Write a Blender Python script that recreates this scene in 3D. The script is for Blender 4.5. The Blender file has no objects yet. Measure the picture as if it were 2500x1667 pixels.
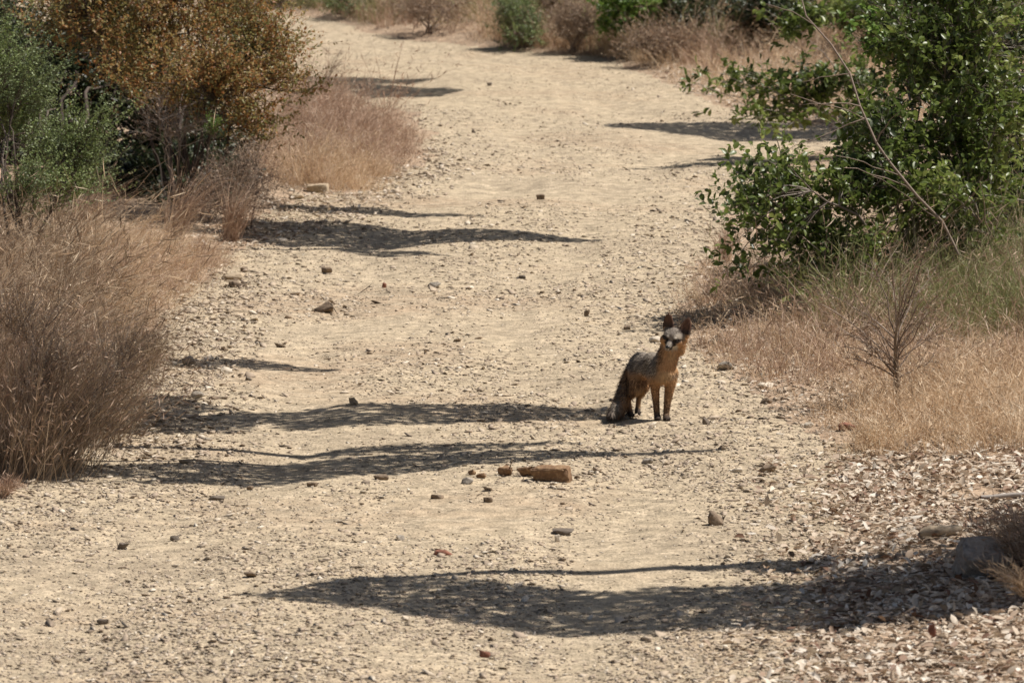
import bpy, bmesh, math, random
import numpy as np
from mathutils import Vector, Matrix

# ------------------------------------------------------------------ camera / light
SC = bpy.context.scene
COL = SC.collection
CAM_H = 3.85
F_PX = 13260.0            # focal length in pixels of the 2500 px wide photograph
HOR = -700.0              # row of the horizon
TILT = math.atan((833.5 - HOR) / F_PX)
cd = bpy.data.cameras.new('camera'); cam = bpy.data.objects.new('camera', cd); COL.objects.link(cam)
cam.location = (0, 0, CAM_H); cam.rotation_euler = (math.pi / 2 - TILT, 0, 0)
cd.sensor_width = 36.0; cd.lens = 36.0 * F_PX / 2500.0; cd.clip_start = 0.5; cd.clip_end = 2000
cd.dof.use_dof = True; cd.dof.focus_distance = 30.5; cd.dof.aperture_fstop = 7.5
SC.camera = cam

SUN_EL, SUN_AZ = math.radians(60), math.radians(76)     # azimuth from +Y towards +X
SDIR = np.array([math.cos(SUN_EL) * math.sin(SUN_AZ), math.cos(SUN_EL) * math.cos(SUN_AZ), math.sin(SUN_EL)])
w = bpy.data.worlds.new('World'); SC.world = w; w.use_nodes = True
wn = w.node_tree; bg = wn.nodes['Background']
sky = wn.nodes.new('ShaderNodeTexSky'); sky.sky_type = 'NISHITA'; sky.sun_disc = False
sky.sun_elevation = SUN_EL; sky.sun_rotation = SUN_AZ; sky.air_density = .8; sky.dust_density = 2.0; sky.ozone_density = 1.0
wn.links.new(sky.outputs[0], bg.inputs[0]); bg.inputs[1].default_value = 0.05
sl = bpy.data.lights.new('sun', 'SUN'); sl.energy = 4.6; sl.angle = math.radians(0.5); sl.color = (1.0, 0.935, 0.875)
so = bpy.data.objects.new('sun', sl); COL.objects.link(so); so.location = (10, 10, 20)
so.rotation_euler = Vector(SDIR).to_track_quat('Z', 'Y').to_euler()
SC.view_settings.view_transform = 'Standard'; SC.view_settings.look = 'None'
SC.view_settings.exposure = 0.30; SC.view_settings.gamma = 1.0

rng = np.random.default_rng(7)
random.seed(7)

# ------------------------------------------------------------------ pixel <-> world
_ct, _st = math.cos(TILT), math.sin(TILT)
def rays(px, py):
    px = np.asarray(px, float); py = np.asarray(py, float)
    u = (px - 1250.0) / F_PX; v = -(py - 833.5) / F_PX
    return np.stack([u, _ct + v * _st, -_st + v * _ct], -1)
def at(px, py, Y):
    """world point on the ray of a pixel at depth Y"""
    r = rays(px, py); s = np.asarray(Y, float) / r[..., 1]
    return np.stack([r[..., 0] * s, r[..., 1] * s, CAM_H + r[..., 2] * s], -1)
def flat(px, py, z=0.0):
    r = rays(px, py); s = (z - CAM_H) / r[..., 2]
    return np.stack([r[..., 0] * s, r[..., 1] * s], -1)
def smul(Y): return Y / F_PX           # metres per photo pixel at depth Y

# ------------------------------------------------------------------ noise
def vnoise(x, y, z=None, seed=0):
    if z is None: z = np.zeros_like(x)
    def h(i, j, k):
        n = (i * 374761393 + j * 668265263 + k * 2147483647 + seed * 974711) & 0x7fffffff
        n = ((n ^ (n >> 13)) * 1274126177) & 0x7fffffff
        return ((n ^ (n >> 16)) & 0xffff) / 65535.0
    xi, yi, zi = [np.floor(a).astype(np.int64) for a in (x, y, z)]
    fx, fy, fz = x - xi, y - yi, z - zi
    fx, fy, fz = [f * f * (3 - 2 * f) for f in (fx, fy, fz)]
    r = 0
    for a in (0, 1):
        for b in (0, 1):
            for c in (0, 1):
                r = r + h(xi + a, yi + b, zi + c) * (fx if a else 1 - fx) * (fy if b else 1 - fy) * (fz if c else 1 - fz)
    return r
def fbm(x, y, z=None, seed=0, o=3):
    r = 0; a = 0.5; t = 0
    for k in range(o):
        f = 2 ** k
        r = r + a * vnoise(x * f, y * f, None if z is None else z * f, seed + k * 17); t += a; a *= .5
    return r / t

def poly_sd(P, poly):
    """signed distance (negative inside) of points (n,2) to polygon"""
    P = np.asarray(P, float); poly = np.asarray(poly, float)
    d = np.full(len(P), 1e9); ins = np.zeros(len(P), bool)
    for i in range(len(poly)):
        a = poly[i]; b = poly[(i + 1) % len(poly)]; e = b - a
        t = np.clip(((P - a) @ e) / (e @ e + 1e-12), 0, 1)
        d = np.minimum(d, np.hypot(*(P - (a + t[:, None] * e)).T))
        c = ((a[1] > P[:, 1]) != (b[1] > P[:, 1]))
        xx = (b[0] - a[0]) * (P[:, 1] - a[1]) / (b[1] - a[1] + 1e-12) + a[0]
        ins ^= c & (P[:, 0] < xx)
    return np.where(ins, -d, d)

ROAD_R = [(2050, 2300), (2020, 1667), (2010, 1400), (2090, 1110), (1960, 1040), (1800, 940), (1690, 870), (1640, 760), (1690, 660),
          (1760, 580), (1810, 480), (1900, 400), (2060, 345), (2100, 322), (2000, 304), (1880, 286), (1760, 258), (1690, 222), (1600, 184), (1500, 156), (1420, 142),
          (1250, 128), (1100, 110), (950, 90), (860, 62), (760, 42), (640, 20), (300, 8), (-300, 2)]
ROAD_L = [(-300, 60), (300, 70), (520, 110), (700, 170), (760, 205), (850, 255), (1000, 275), (1030, 330), (1030, 395), (950, 440), (880, 470),
          (720, 480), (640, 560), (560, 625), (470, 690), (390, 780), (340, 880), (300, 960), (250, 1060), (190, 1130), (0, 1200), (-350, 1400), (-900, 2300)]
ROAD = flat(*np.array(ROAD_R + ROAD_L, float).T)
def road_sd(P): return poly_sd(P, ROAD) + 0.35 * (fbm(P[:, 0] * 1.6, P[:, 1] * .8, seed=5) - .5)
def hgt(P):
    P = np.asarray(P, float).reshape(-1, 2); x, y = P.T
    s = poly_sd(P, ROAD); d = np.clip(s, 0, None)
    far = np.clip((y - 44) / 14, 0, 1)
    h = (0.07 + .05 * far) * np.clip(d, 0, 2) + (0.03 + .07 * far) * np.clip(d - 2, 0, 60)
    h -= .022 * np.exp(-((s + 1.05) / .25) ** 2)
    h += 0.060 * (fbm(x * 1.1, y * .8, seed=3) - .5) + 0.012 * (fbm(x * 5, y * 3, seed=9, o=2) - .5)
    h += np.clip(d, 0, 1) * 0.10 * (fbm(x * .9, y * .5, seed=21) - .5)
    return h
def ground(px, py):
    """world points (n,3) where pixels meet the terrain"""
    px = np.atleast_1d(np.asarray(px, float)); py = np.atleast_1d(np.asarray(py, float))
    z = np.zeros(len(px))
    for _ in range(5):
        q = flat(px, py, z); z = .5 * z + .5 * hgt(q)
    q = flat(px, py, z); return np.column_stack([q, hgt(q)])
def G(px, py): return ground([px], [py])[0]

# ------------------------------------------------------------------ materials
def nodes(m):
    m.use_nodes = True; nt = m.node_tree
    return nt, nt.nodes, nt.links, nt.nodes['Principled BSDF']
def ramp(N, cols, stops=None, interp='LINEAR'):
    r = N.new('ShaderNodeValToRGB'); e = r.color_ramp.elements; r.color_ramp.interpolation = interp
    stops = stops or [i / max(1, len(cols) - 1) for i in range(len(cols))]
    while len(e) < len(cols): e.new(0.5)
    for i, c in enumerate(cols):
        e[i].position = stops[i]; e[i].color = (*c, 1)
    return r
def isl_mat(name, cols, rough=.6, trans=0.0, spec=.3, noise=None, stops=None, interp='LINEAR', amt=.35):
    """colour picked per mesh island (leaf, blade, pebble), drifting with a slow noise"""
    m = bpy.data.materials.new(name); nt, N, L, B = nodes(m)
    g = N.new('ShaderNodeNewGeometry'); r = ramp(N, cols, stops, interp)
    if noise:
        tc = N.new('ShaderNodeTexCoord'); nz = N.new('ShaderNodeTexNoise'); nz.inputs['Scale'].default_value = noise
        nz.inputs['Detail'].default_value = 3; L.new(g.outputs['Position'], nz.inputs['Vector'])
        mr = N.new('ShaderNodeMapRange'); mr.inputs[1].default_value = .35; mr.inputs[2].default_value = .65
        L.new(nz.outputs[0], mr.inputs[0])
        mx = N.new('ShaderNodeMix'); mx.inputs[0].default_value = 1 - amt
        L.new(g.outputs['Random Per Island'], mx.inputs[3]); L.new(mr.outputs[0], mx.inputs[2])
        L.new(mx.outputs[0], r.inputs[0])
    else: L.new(g.outputs['Random Per Island'], r.inputs[0])
    L.new(r.outputs[0], B.inputs['Base Color'])
    B.inputs['Roughness'].default_value = rough; B.inputs['Specular IOR Level'].default_value = spec
    if trans:
        t = N.new('ShaderNodeBsdfTranslucent'); ms = N.new('ShaderNodeMixShader'); ms.inputs[0].default_value = trans
        L.new(r.outputs[0], t.inputs[0]); L.new(B.outputs[0], ms.inputs[1]); L.new(t.outputs[0], ms.inputs[2])
        L.new(ms.outputs[0], N['Material Output'].inputs[0])
    return m
def earth_mat(name, cA, cB, cC, cS, scl, bump=.5):
    m = bpy.data.materials.new(name); nt, N, L, B = nodes(m)
    g = N.new('ShaderNodeNewGeometry'); P = g.outputs['Position']
    def nz(s, d=4):
        n = N.new('ShaderNodeTexNoise'); n.inputs['Scale'].default_value = s; n.inputs['Detail'].default_value = d
        L.new(P, n.inputs['Vector']); return n
    n1 = nz(.55); r1 = ramp(N, [cA, cB, cC], [.34, .5, .66]); L.new(n1.outputs[0], r1.inputs[0])
    v = N.new('ShaderNodeTexVoronoi'); v.inputs['Scale'].default_value = scl; L.new(P, v.inputs['Vector'])
    sv = N.new('ShaderNodeSeparateColor'); L.new(v.outputs['Color'], sv.inputs[0])
    r2 = ramp(N, [tuple(c * .52 for c in cS), cS, tuple(min(1, c * 1.45) for c in cS)], [0, .5, 1]); L.new(sv.outputs[0], r2.inputs[0])
    n2 = nz(scl * .12, 3); mr = N.new('ShaderNodeMapRange'); mr.inputs[1].default_value = .40; mr.inputs[2].default_value = .62
    mr.inputs[3].default_value = .12; mr.inputs[4].default_value = .8
    L.new(n2.outputs[0], mr.inputs[0])
    mx = N.new('ShaderNodeMix'); mx.data_type = 'RGBA'; L.new(mr.outputs[0], mx.inputs[0]); L.new(r1.outputs[0], mx.inputs[6]); L.new(r2.outputs[0], mx.inputs[7])
    n3 = nz(scl * 2.5, 2); mr3 = N.new('ShaderNodeMapRange'); mr3.inputs[1].default_value = .3; mr3.inputs[2].default_value = .7
    mr3.inputs[3].default_value = .72; mr3.inputs[4].default_value = 1.22; L.new(n3.outputs[0], mr3.inputs[0])
    m2 = N.new('ShaderNodeMix'); m2.data_type = 'RGBA'; m2.blend_type = 'MULTIPLY'; m2.inputs[0].default_value = 1
    cc = N.new('ShaderNodeCombineColor')
    for i in range(3): L.new(mr3.outputs[0], cc.inputs[i])
    L.new(mx.outputs[2], m2.inputs[6]); L.new(cc.outputs[0], m2.inputs[7]); L.new(m2.outputs[2], B.inputs['Base Color'])
    n5 = nz(7.5, 5); mr5 = N.new('ShaderNodeMapRange'); mr5.inputs[1].default_value = .36; mr5.inputs[2].default_value = .64
    mr5.inputs[3].default_value = .80; mr5.inputs[4].default_value = 1.18; L.new(n5.outputs[0], mr5.inputs[0])
    m5 = N.new('ShaderNodeMix'); m5.data_type = 'RGBA'; m5.blend_type = 'MULTIPLY'; m5.inputs[0].default_value = 1; c5 = N.new('ShaderNodeCombineColor')
    for i in range(3): L.new(mr5.outputs[0], c5.inputs[i])
    L.new(m2.outputs[2], m5.inputs[6]); L.new(c5.outputs[0], m5.inputs[7]); L.new(m5.outputs[2], B.inputs['Base Color'])
    B.inputs['Roughness'].default_value = .95; B.inputs['Specular IOR Level'].default_value = .1
    b5 = N.new('ShaderNodeBump'); b5.inputs['Strength'].default_value = .8; b5.inputs['Distance'].default_value = .05; L.new(n5.outputs[0], b5.inputs['Height'])
    ad = N.new('ShaderNodeMath'); ad.operation = 'ADD'; L.new(v.outputs['Distance'], ad.inputs[0]); L.new(n3.outputs[0], ad.inputs[1])
    bp = N.new('ShaderNodeBump'); bp.inputs['Strength'].default_value = bump; bp.inputs['Distance'].default_value = .012
    bp.invert = True; L.new(b5.outputs[0], bp.inputs['Normal']); L.new(ad.outputs[0], bp.inputs['Height']); L.new(bp.outputs[0], B.inputs['Normal'])
    return m
M_ROAD = earth_mat('dirt', (.42, .32, .215), (.50, .41, .28), (.40, .325, .225), (.45, .37, .26), 42)
M_SOIL = earth_mat('soil', (.36, .25, .165), (.42, .31, .21), (.33, .235, .16), (.42, .32, .225), 34, .7)
M_PEB = isl_mat('pebble', [(.26, .205, .15), (.36, .285, .21), (.44, .35, .26), (.48, .39, .285), (.57, .48, .365), (.72, .64, .51)], .85, spec=.2,
                stops=[0, .12, .32, .6, .84, 1])
M_LITTER = isl_mat('litter', [(.17, .085, .05), (.36, .25, .17), (.50, .395, .285), (.62, .53, .41), (.80, .74, .63)], .6, .12, .3, stops=[0, .14, .42, .78, 1])
M_TAN = isl_mat('dry_tan', [(.33, .215, .13), (.60, .435, .275), (.76, .60, .41), (.90, .80, .62)], .6, .25, .2, 7.0, amt=.5)
M_PINK = isl_mat('dry_pink', [(.17, .11, .075), (.39, .26, .18), (.57, .42, .31), (.80, .69, .53)], .6, .25, .2, 7.0, amt=.5)
M_BROWN = isl_mat('dry_brown', [(.10, .07, .048), (.23, .165, .11), (.40, .305, .205), (.70, .58, .42)], .7, .15, .2, 6.0, amt=.4)
M_OLIVE = isl_mat('olive_grass', [(.12, .115, .05), (.20, .22, .08), (.31, .33, .13), (.54, .50, .30)], .55, .25, .3, 1.5)
M_TWIG = isl_mat('twig', [(.13, .095, .07), (.25, .19, .145), (.42, .35, .29)], .8)
M_SHADETWIG = isl_mat('shaded_twig', [(.045, .032, .024), (.08, .06, .045), (.15, .12, .095)], .8)  # twig colours darkened: shade of the left hollow put into the bark tone
M_BARK = isl_mat('bark', [(.13, .10, .08), (.26, .215, .175), (.40, .36, .31)], .85)
M_GREY = isl_mat('grey_stem', [(.20, .17, .145), (.34, .30, .26), (.50, .46, .41)], .8)
M_GREENLEAF = isl_mat('green_leaf', [(.03, .048, .016), (.09, .13, .032), (.19, .25, .055), (.38, .40, .14)], .38, .42, .5, 2.0, amt=.6)
M_LIMELEAF = isl_mat('lime_leaf', [(.06, .11, .025), (.14, .24, .045), (.24, .36, .08), (.36, .42, .14)], .42, .35, .4, 2.0, amt=.6)
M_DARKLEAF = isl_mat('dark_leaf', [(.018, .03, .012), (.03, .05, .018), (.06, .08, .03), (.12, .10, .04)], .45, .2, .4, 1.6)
M_SAGE = isl_mat('sage_leaf', [(.08, .10, .05), (.16, .21, .09), (.25, .31, .13), (.22, .30, .08), (.42, .45, .22)], .5, .25, .4, 2.2, amt=.6)
M_RUST = isl_mat('rust_leaf', [(.12, .125, .045), (.27, .27, .09), (.20, .20, .07), (.38, .26, .09), (.28, .27, .10), (.47, .24, .08), (.34, .14, .055), (.46, .35, .14), (.64, .55, .32)],
                 .45, .45, .5, 2.2, amt=.42)
M_DRYLEAF = isl_mat('dry_leaf', [(.17, .12, .08), (.32, .23, .16), (.52, .40, .28)], .7, .2, .2, 2)

def rock_mat(name, c, c2=None):
    m = bpy.data.materials.new(name); nt, N, L, B = nodes(m)
    g = N.new('ShaderNodeNewGeometry'); n = N.new('ShaderNodeTexNoise'); n.inputs['Scale'].default_value = 34; n.inputs['Detail'].default_value = 8; n.inputs['Roughness'].default_value = .7
    L.new(g.outputs['Position'], n.inputs['Vector']); c2 = c2 or tuple(x * 1.5 for x in c)
    r = ramp(N, [tuple(x * .6 for x in c), c, c2], [.3, .5, .7]); L.new(n.outputs[0], r.inputs[0]); L.new(r.outputs[0], B.inputs['Base Color'])
    B.inputs['Roughness'].default_value = .85
    bp = N.new('ShaderNodeBump'); bp.inputs['Strength'].default_value = .5; bp.inputs['Distance'].default_value = .01
    L.new(n.outputs[0], bp.inputs['Height']); L.new(bp.outputs[0], B.inputs['Normal'])
    return m
RM = {'brown': rock_mat('rock_brown', (.20, .145, .095)), 'tan': rock_mat('rock_tan', (.42, .33, .22)), 'grey': rock_mat('rock_grey', (.32, .28, .225)),
      'orange': rock_mat('rock_orange', (.22, .125, .062), (.42, .28, .15)), 'dark': rock_mat('rock_dark', (.15, .12, .09)), 'pale': rock_mat('rock_pale', (.62, .54, .42), (.72, .65, .54)),
      'red': rock_mat('rock_red', (.24, .10, .06)), 'boulder': rock_mat('rock_boulder', (.34, .29, .235), (.44, .395, .33))}

# ------------------------------------------------------------------ mesh helpers
def mesh_obj(name, V, F, mat, parent=None, smooth=False):
    """F: list of (n,k) index arrays"""
    V = np.ascontiguousarray(V, np.float32); Fs = [np.asarray(f, np.int32) for f in (F if isinstance(F, list) else [F]) if len(f)]
    me = bpy.data.meshes.new(name); me.vertices.add(len(V)); me.vertices.foreach_set('co', V.ravel())
    tot = np.concatenate([np.full(len(f), f.shape[1], np.int32) for f in Fs]); st = np.concatenate([[0], np.cumsum(tot)[:-1]]).astype(np.int32)
    idx = np.concatenate([f.ravel() for f in Fs])
    me.loops.add(len(idx)); me.loops.foreach_set('vertex_index', idx)
    me.polygons.add(len(tot)); me.polygons.foreach_set('loop_start', st); me.polygons.foreach_set('loop_total', tot)
    if smooth: me.polygons.foreach_set('use_smooth', np.ones(len(tot), bool))
    me.update(calc_edges=True); me.materials.append(mat)
    o = bpy.data.objects.new(name, me); COL.objects.link(o)
    if parent is not None: o.parent = parent
    return o
class Bag:
    def __init__(s): s.V = []; s.F = {}; s.n = 0
    def add(s, V, F):
        F = F if isinstance(F, list) else [F]
        for f in F:
            if len(f): s.F.setdefault(f.shape[1], []).append(f + s.n)
        s.V.append(V); s.n += len(V)
    def build(s, name, mat, parent=None, origin=None, smooth=False):
        V = np.concatenate(s.V)
        if origin is not None: V = V - np.asarray(origin)
        return mesh_obj(name, V, [np.concatenate(f) for f in s.F.values()], mat, parent, smooth)
def norm(v): return v / (np.linalg.norm(v, axis=-1, keepdims=True) + 1e-9)
def tubes(P, R, sides=4):
    """P (n,k,3) polylines, R (n,k) radii"""
    n, k, _ = P.shape; T = norm(np.gradient(P, axis=1))
    ref = np.zeros_like(T); ref[..., 0] = 1.0; ref[np.abs(T[..., 0]) > .9] = (0, 1, 0)
    A = norm(np.cross(T, ref)); B = np.cross(T, A)
    ang = np.arange(sides) * 2 * np.pi / sides
    V = P[:, :, None] + R[..., None, None] * (A[:, :, None] * np.cos(ang)[:, None] + B[:, :, None] * np.sin(ang)[:, None])
    V = V.reshape(-1, 3)
    i = np.arange(n)[:, None, None] * k * sides; j = np.arange(k - 1)[None, :, None] * sides; s = np.arange(sides)[None, None]
    s2 = (s + 1) % sides
    F = np.stack([i + j + s, i + j + s2, i + j + sides + s2, i + j + sides + s], -1).reshape(-1, 4)
    return V, F
def leaves(P, D, W, length, width, fold=.25, big=False):
    """P base, D direction, W approx normal"""
    n = len(P); D = norm(D); S = norm(np.cross(D, W)); U = np.cross(S, D)
    l = np.asarray(length).reshape(-1, 1) * np.ones((n, 1)); w_ = np.asarray(width).reshape(-1, 1) * np.ones((n, 1)) * .5
    if not big:
        V = np.stack([P, P + D * l * .45 + S * w_ + U * w_ * fold, P + D * l - U * l * .06, P + D * l * .45 - S * w_ + U * w_ * fold], 1)
        b = np.arange(n)[:, None] * 4
        F = np.concatenate([b + np.array([[0, 1, 2]]), b + np.array([[0, 2, 3]])])
        return V.reshape(-1, 3), F
    V = np.stack([P, P + D * l * .3 + S * w_ * .85 + U * w_ * fold, P + D * l * .68 + S * w_ * .8 + U * w_ * fold, P + D * l - U * l * .1,
                  P + D * l * .68 - S * w_ * .8 + U * w_ * fold, P + D * l * .3 - S * w_ * .85 + U * w_ * fold, P + D * l * .5], 1)
    b = np.arange(n)[:, None] * 7
    F = np.concatenate([b + np.array([[6, a, c]]) for a, c in ((0, 1), (1, 2), (2, 3), (3, 4), (4, 5), (5, 0))])
    return V.reshape(-1, 3), F
def rnd_dir(n): return norm(rng.normal(size=(n, 3)))
def blades(B, h, lean, wd, curve=.5, k=4):
    """B (n,3) base, h (n,), lean (n,3) horizontal offset as share of height"""
    n = len(B); t = np.linspace(0, 1, k)[None, :, None]; h = h[:, None, None]
    P = B[:, None] + np.array([0, 0, 1.]) * h * (t - .25 * curve * t ** 2 * np.linalg.norm(lean, axis=1)[:, None, None]) + lean[:, None] * h * (t * (1 - curve) + curve * t ** 2)
    a = rng.uniform(0, 2 * np.pi, n) ; S = np.stack([np.cos(a), np.sin(a) * .5, np.zeros(n)], 1)[:, None]
    ww = (np.asarray(wd) * np.ones(n))[:, None, None] * np.array([1, .9, .65, .12])[None, :k, None] if k == 4 else (np.asarray(wd) * np.ones(n))[:, None, None] * np.linspace(1, .15, k)[None, :, None]
    V = np.stack([P - S * ww / 2, P + S * ww / 2], 2).reshape(-1, 3)
    b = np.arange(n)[:, None, None] * 2 * k; j = np.arange(k - 1)[None, :, None] * 2
    F = (b + j + np.array([0, 1, 3, 2])).reshape(-1, 4)
    return V, F, P
def tag(o, label=None, cat=None, group=None, kind=None):
    for a, b in (('label', label), ('category', cat), ('group', group), ('kind', kind)):
        if b: o[a] = b
    return o
def empty(name, loc):
    o = bpy.data.objects.new(name, None); COL.objects.link(o); o.location = [float(v) for v in loc]; o.empty_display_size = .1; return o
def sample_poly(poly_px, n, clump=0., sc=2.0, seed=0):
    Q = flat(*np.array(poly_px, float).T); lo, hi = Q.min(0), Q.max(0); out = []; tot = 0
    while tot < n:
        p = rng.uniform(lo, hi, (max(2000, n * 2), 2)); p = p[poly_sd(p, Q) < .12 * (rng.random(len(p)) - .3)]
        if clump > 0: p = p[fbm(p[:, 0] * sc, p[:, 1] * sc * .7, seed=seed + 40, o=2) + (1 - clump) * .5 * rng.random(len(p)) > .5 * clump + .22]
        if len(p) == 0: p = rng.uniform(lo, hi, (10, 2))
        out.append(p); tot += len(p)
    p = np.concatenate(out)[:n]; return np.column_stack([p, hgt(p)])

# ------------------------------------------------------------------ terrain
xs = np.concatenate([-np.geomspace(260, 9.2, 26), np.arange(-9, 9.01, .07), np.geomspace(9.2, 260, 26)])
ys = [3.0]
while ys[-1] < 86: ys.append(ys[-1] + max(.075, .0034 * ys[-1]))
ys = np.concatenate([[-60, -20, -5], ys, np.geomspace(88, 900, 26)])
X, Y = np.meshgrid(xs, ys); P2 = np.column_stack([X.ravel(), Y.ravel()])
Z = hgt(P2); TV = np.column_stack([P2, Z]); nx = len(xs)
i = (np.arange(len(ys) - 1)[:, None] * nx + np.arange(nx - 1)[None]).ravel()
TF = np.stack([i, i + 1, i + 1 + nx, i + nx], 1)
cen = TV[TF].mean(1)[:, :2]; sd = np.full(len(TF), 9.); near = (np.abs(cen[:, 0]) < 60) & (cen[:, 1] < 120); sd[near] = road_sd(cen[near])
def compact(F):
    u, inv = np.unique(F, return_inverse=True); return TV[u], inv.reshape(F.shape)
v, f = compact(TF[sd < 0]); tag(mesh_obj('dirt_road', v, f, M_ROAD, smooth=True), kind='structure')
v, f = compact(TF[sd >= 0]); tag(mesh_obj('ground', v, f, M_SOIL, smooth=True), kind='structure')

# ------------------------------------------------------------------ gravel
def hull_template(seed, n=9, sx=1, sy=.75, sz=.42, blocky=.0):
    r = random.Random(seed); bm = bmesh.new()
    for _ in range(n):
        v = Vector([r.gauss(0, 1) for _ in range(3)]).normalized()
        if blocky: v = Vector([math.copysign(abs(c) ** (1 - blocky), c) for c in v])
        bm.verts.new((v.x * sx, v.y * sy, v.z * sz))
    res = bmesh.ops.convex_hull(bm, input=bm.verts)
    bmesh.ops.delete(bm, geom=[g for g in res['geom_interior'] if isinstance(g, bmesh.types.BMVert)], context='VERTS')
    bmesh.ops.triangulate(bm, faces=bm.faces); bm.verts.index_update()
    V = np.array([v.co[:] for v in bm.verts]); F = np.array([[v.index for v in f.verts] for f in bm.faces]); bm.free()
    return V, F
TPL = [hull_template(s, 8 + s % 3) for s in range(12)]
def scatter(P, S, flatness, tilt=.25, up=None):
    bag = Bag(); which = rng.integers(0, len(TPL), len(P))
    for t, (tv, tf) in enumerate(TPL):
        q = which == t; n = q.sum()
        if not n: continue
        a = rng.uniform(0, 2 * np.pi, n); c, s = np.cos(a), np.sin(a)
        v = tv[None] * S[q][:, None, None] * np.stack([np.ones(n), rng.uniform(.7, 1, n), flatness[q]], 1)[:, None]
        tx = rng.normal(0, tilt, (n, 1)); ty = rng.normal(0, tilt, (n, 1))
        z = v[..., 2] + v[..., 0] * tx + v[..., 1] * ty
        x = v[..., 0] * c[:, None] - v[..., 1] * s[:, None]; y = v[..., 0] * s[:, None] + v[..., 1] * c[:, None]
        W = np.stack([x, y, z], -1) + P[q][:, None]
        bag.add(W.reshape(-1, 3), (np.arange(n)[:, None, None] * len(tv) + tf[None]).reshape(-1, 3))
    return bag
def gravel(n, pylo, pyhi, smin, smax, pw, thr=0.0, rim=1.2, keepin=-.0):
    px = rng.uniform(-250, 2750, n); py = rng.uniform(pylo, pyhi, n); P = ground(px, py)
    sdv = road_sd(P[:, :2]); den = .5 + 1.5 * (fbm(P[:, 0] * 1.3, P[:, 1] * .5, seed=31) - .5) + .45 * np.clip(1 - np.abs(sdv) / .8, 0, 1) - .22 * np.clip((P[:, 1] - 34) / 20, 0, 1) - .18 * np.exp(-((sdv + 1.05) / .28) ** 2)
    ok = (sdv < .5) & (den + .55 * rng.random(n) > thr); P = P[ok]; n = len(P)
    sz = smin + (smax - smin) * rng.random(n) ** pw
    P[:, 2] += sz * .10
    return P, sz
b = Bag()
for (n, lo, hi, a, c, pw, thr) in ((190000, 20, 1750, .005, .019, 1.7, .56), (46000, 250, 1750, .012, .036, 2.6, .74), (4200, 200, 1750, .026, .055, 3.0, .72)):
    P, sz = gravel(n, lo, hi, a, c, pw, thr)
    far = np.clip(P[:, 1] / 32, .8, 1.1); sb = scatter(P, sz * far, rng.uniform(.15, .78, len(sz)), .28)
    b.add(np.concatenate(sb.V), [np.concatenate(f) for f in sb.F.values()])
tag(b.build('gravel', M_PEB), 'pale angular gravel and shale chips strewn over the dirt road', 'gravel', kind='stuff')
# paler rubble along the left edge of the road
P = sample_poly([(230, 1120), (300, 900), (400, 720), (540, 640), (640, 680), (620, 900), (480, 1130)], 1500)
b = scatter(P + np.array([0, 0, .008]), .008 + .035 * rng.random(len(P)) ** 3, rng.uniform(.3, .9, len(P)))
P = sample_poly([(640, 600), (700, 470), (950, 440), (1020, 400), (1060, 330), (1150, 400), (1080, 470), (880, 540)], 900)
c = scatter(P + np.array([0, 0, .008]), .010 + .04 * rng.random(len(P)) ** 3, rng.uniform(.3, .9, len(P)))
b.add(np.concatenate(c.V), [np.concatenate(f) for f in c.F.values()])
tag(b.build('rubble', M_PEB), 'loose pale rubble heaped along the left edge of the road', 'rubble', kind='stuff')
# leaf litter, bottom right
def litter(name, polys, label, L0=.020, L1=.068):
    V = Bag()
    for poly, n in polys:
        P = sample_poly(poly, n, .4, 2.6, 3); n = len(P); P[:, 2] += rng.uniform(.002, .022, n)
        D = rnd_dir(n); D[:, 2] *= .25; W = rnd_dir(n) * .5 + np.array([0, 0, 1.]); ln = rng.uniform(L0, L1, n)
        V.add(*leaves(P, D, W, ln, ln * rng.uniform(.35, .6, n), rng.uniform(-.5, .8, (n, 1)), big=True))
    m = len(V.V) * 260; q = np.concatenate([v[::7] for v in V.V]); P = q[rng.integers(0, len(q), m)] + np.array([0, 0, .006]); D = rnd_dir(m); D[:, 2] *= .12
    V.add(*tubes(np.stack([P, P + D * rng.uniform(.03, .09, (m, 1)), P + (D + .3 * rnd_dir(m) * np.array([1, 1, .1])) * rng.uniform(.09, .16, (m, 1))], 1), np.full((m, 3), .0022), 3))
    tag(V.build(name, M_LITTER), label, 'leaf litter', kind='stuff')
litter('leaf_litter', [([(2060, 1130), (2250, 1090), (2600, 1060), (2700, 1800), (1900, 1800), (2010, 1500), (1980, 1300)], 15000),
                       ([(1850, 1120), (2100, 1100), (2050, 1700), (1700, 1750), (1850, 1400)], 900)],
       'pale dry fallen leaves covering the bank at the lower right')
litter('leaf_litter', [([(1600, 180), (1700, 110), (2500, 90), (2500, 320), (2050, 318), (1880, 284), (1760, 256), (1690, 220)], 6500)], 'tan leaf litter on the slope behind the oak-leaved shrub', .035, .08)
litter('leaf_litter', [([(1700, 860), (1690, 640), (2650, 700), (2650, 1120), (2100, 1080), (1950, 1010)], 7000)], 'pale litter scraps between the golden grass on the right verge', .015, .05)
litter('leaf_litter', [([(560, 560), (620, 430), (900, 440), (1000, 400), (960, 480), (700, 600), (300, 660)], 1500)], 'scraps of pale litter below the rust-coloured shrub', .02, .06)

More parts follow.
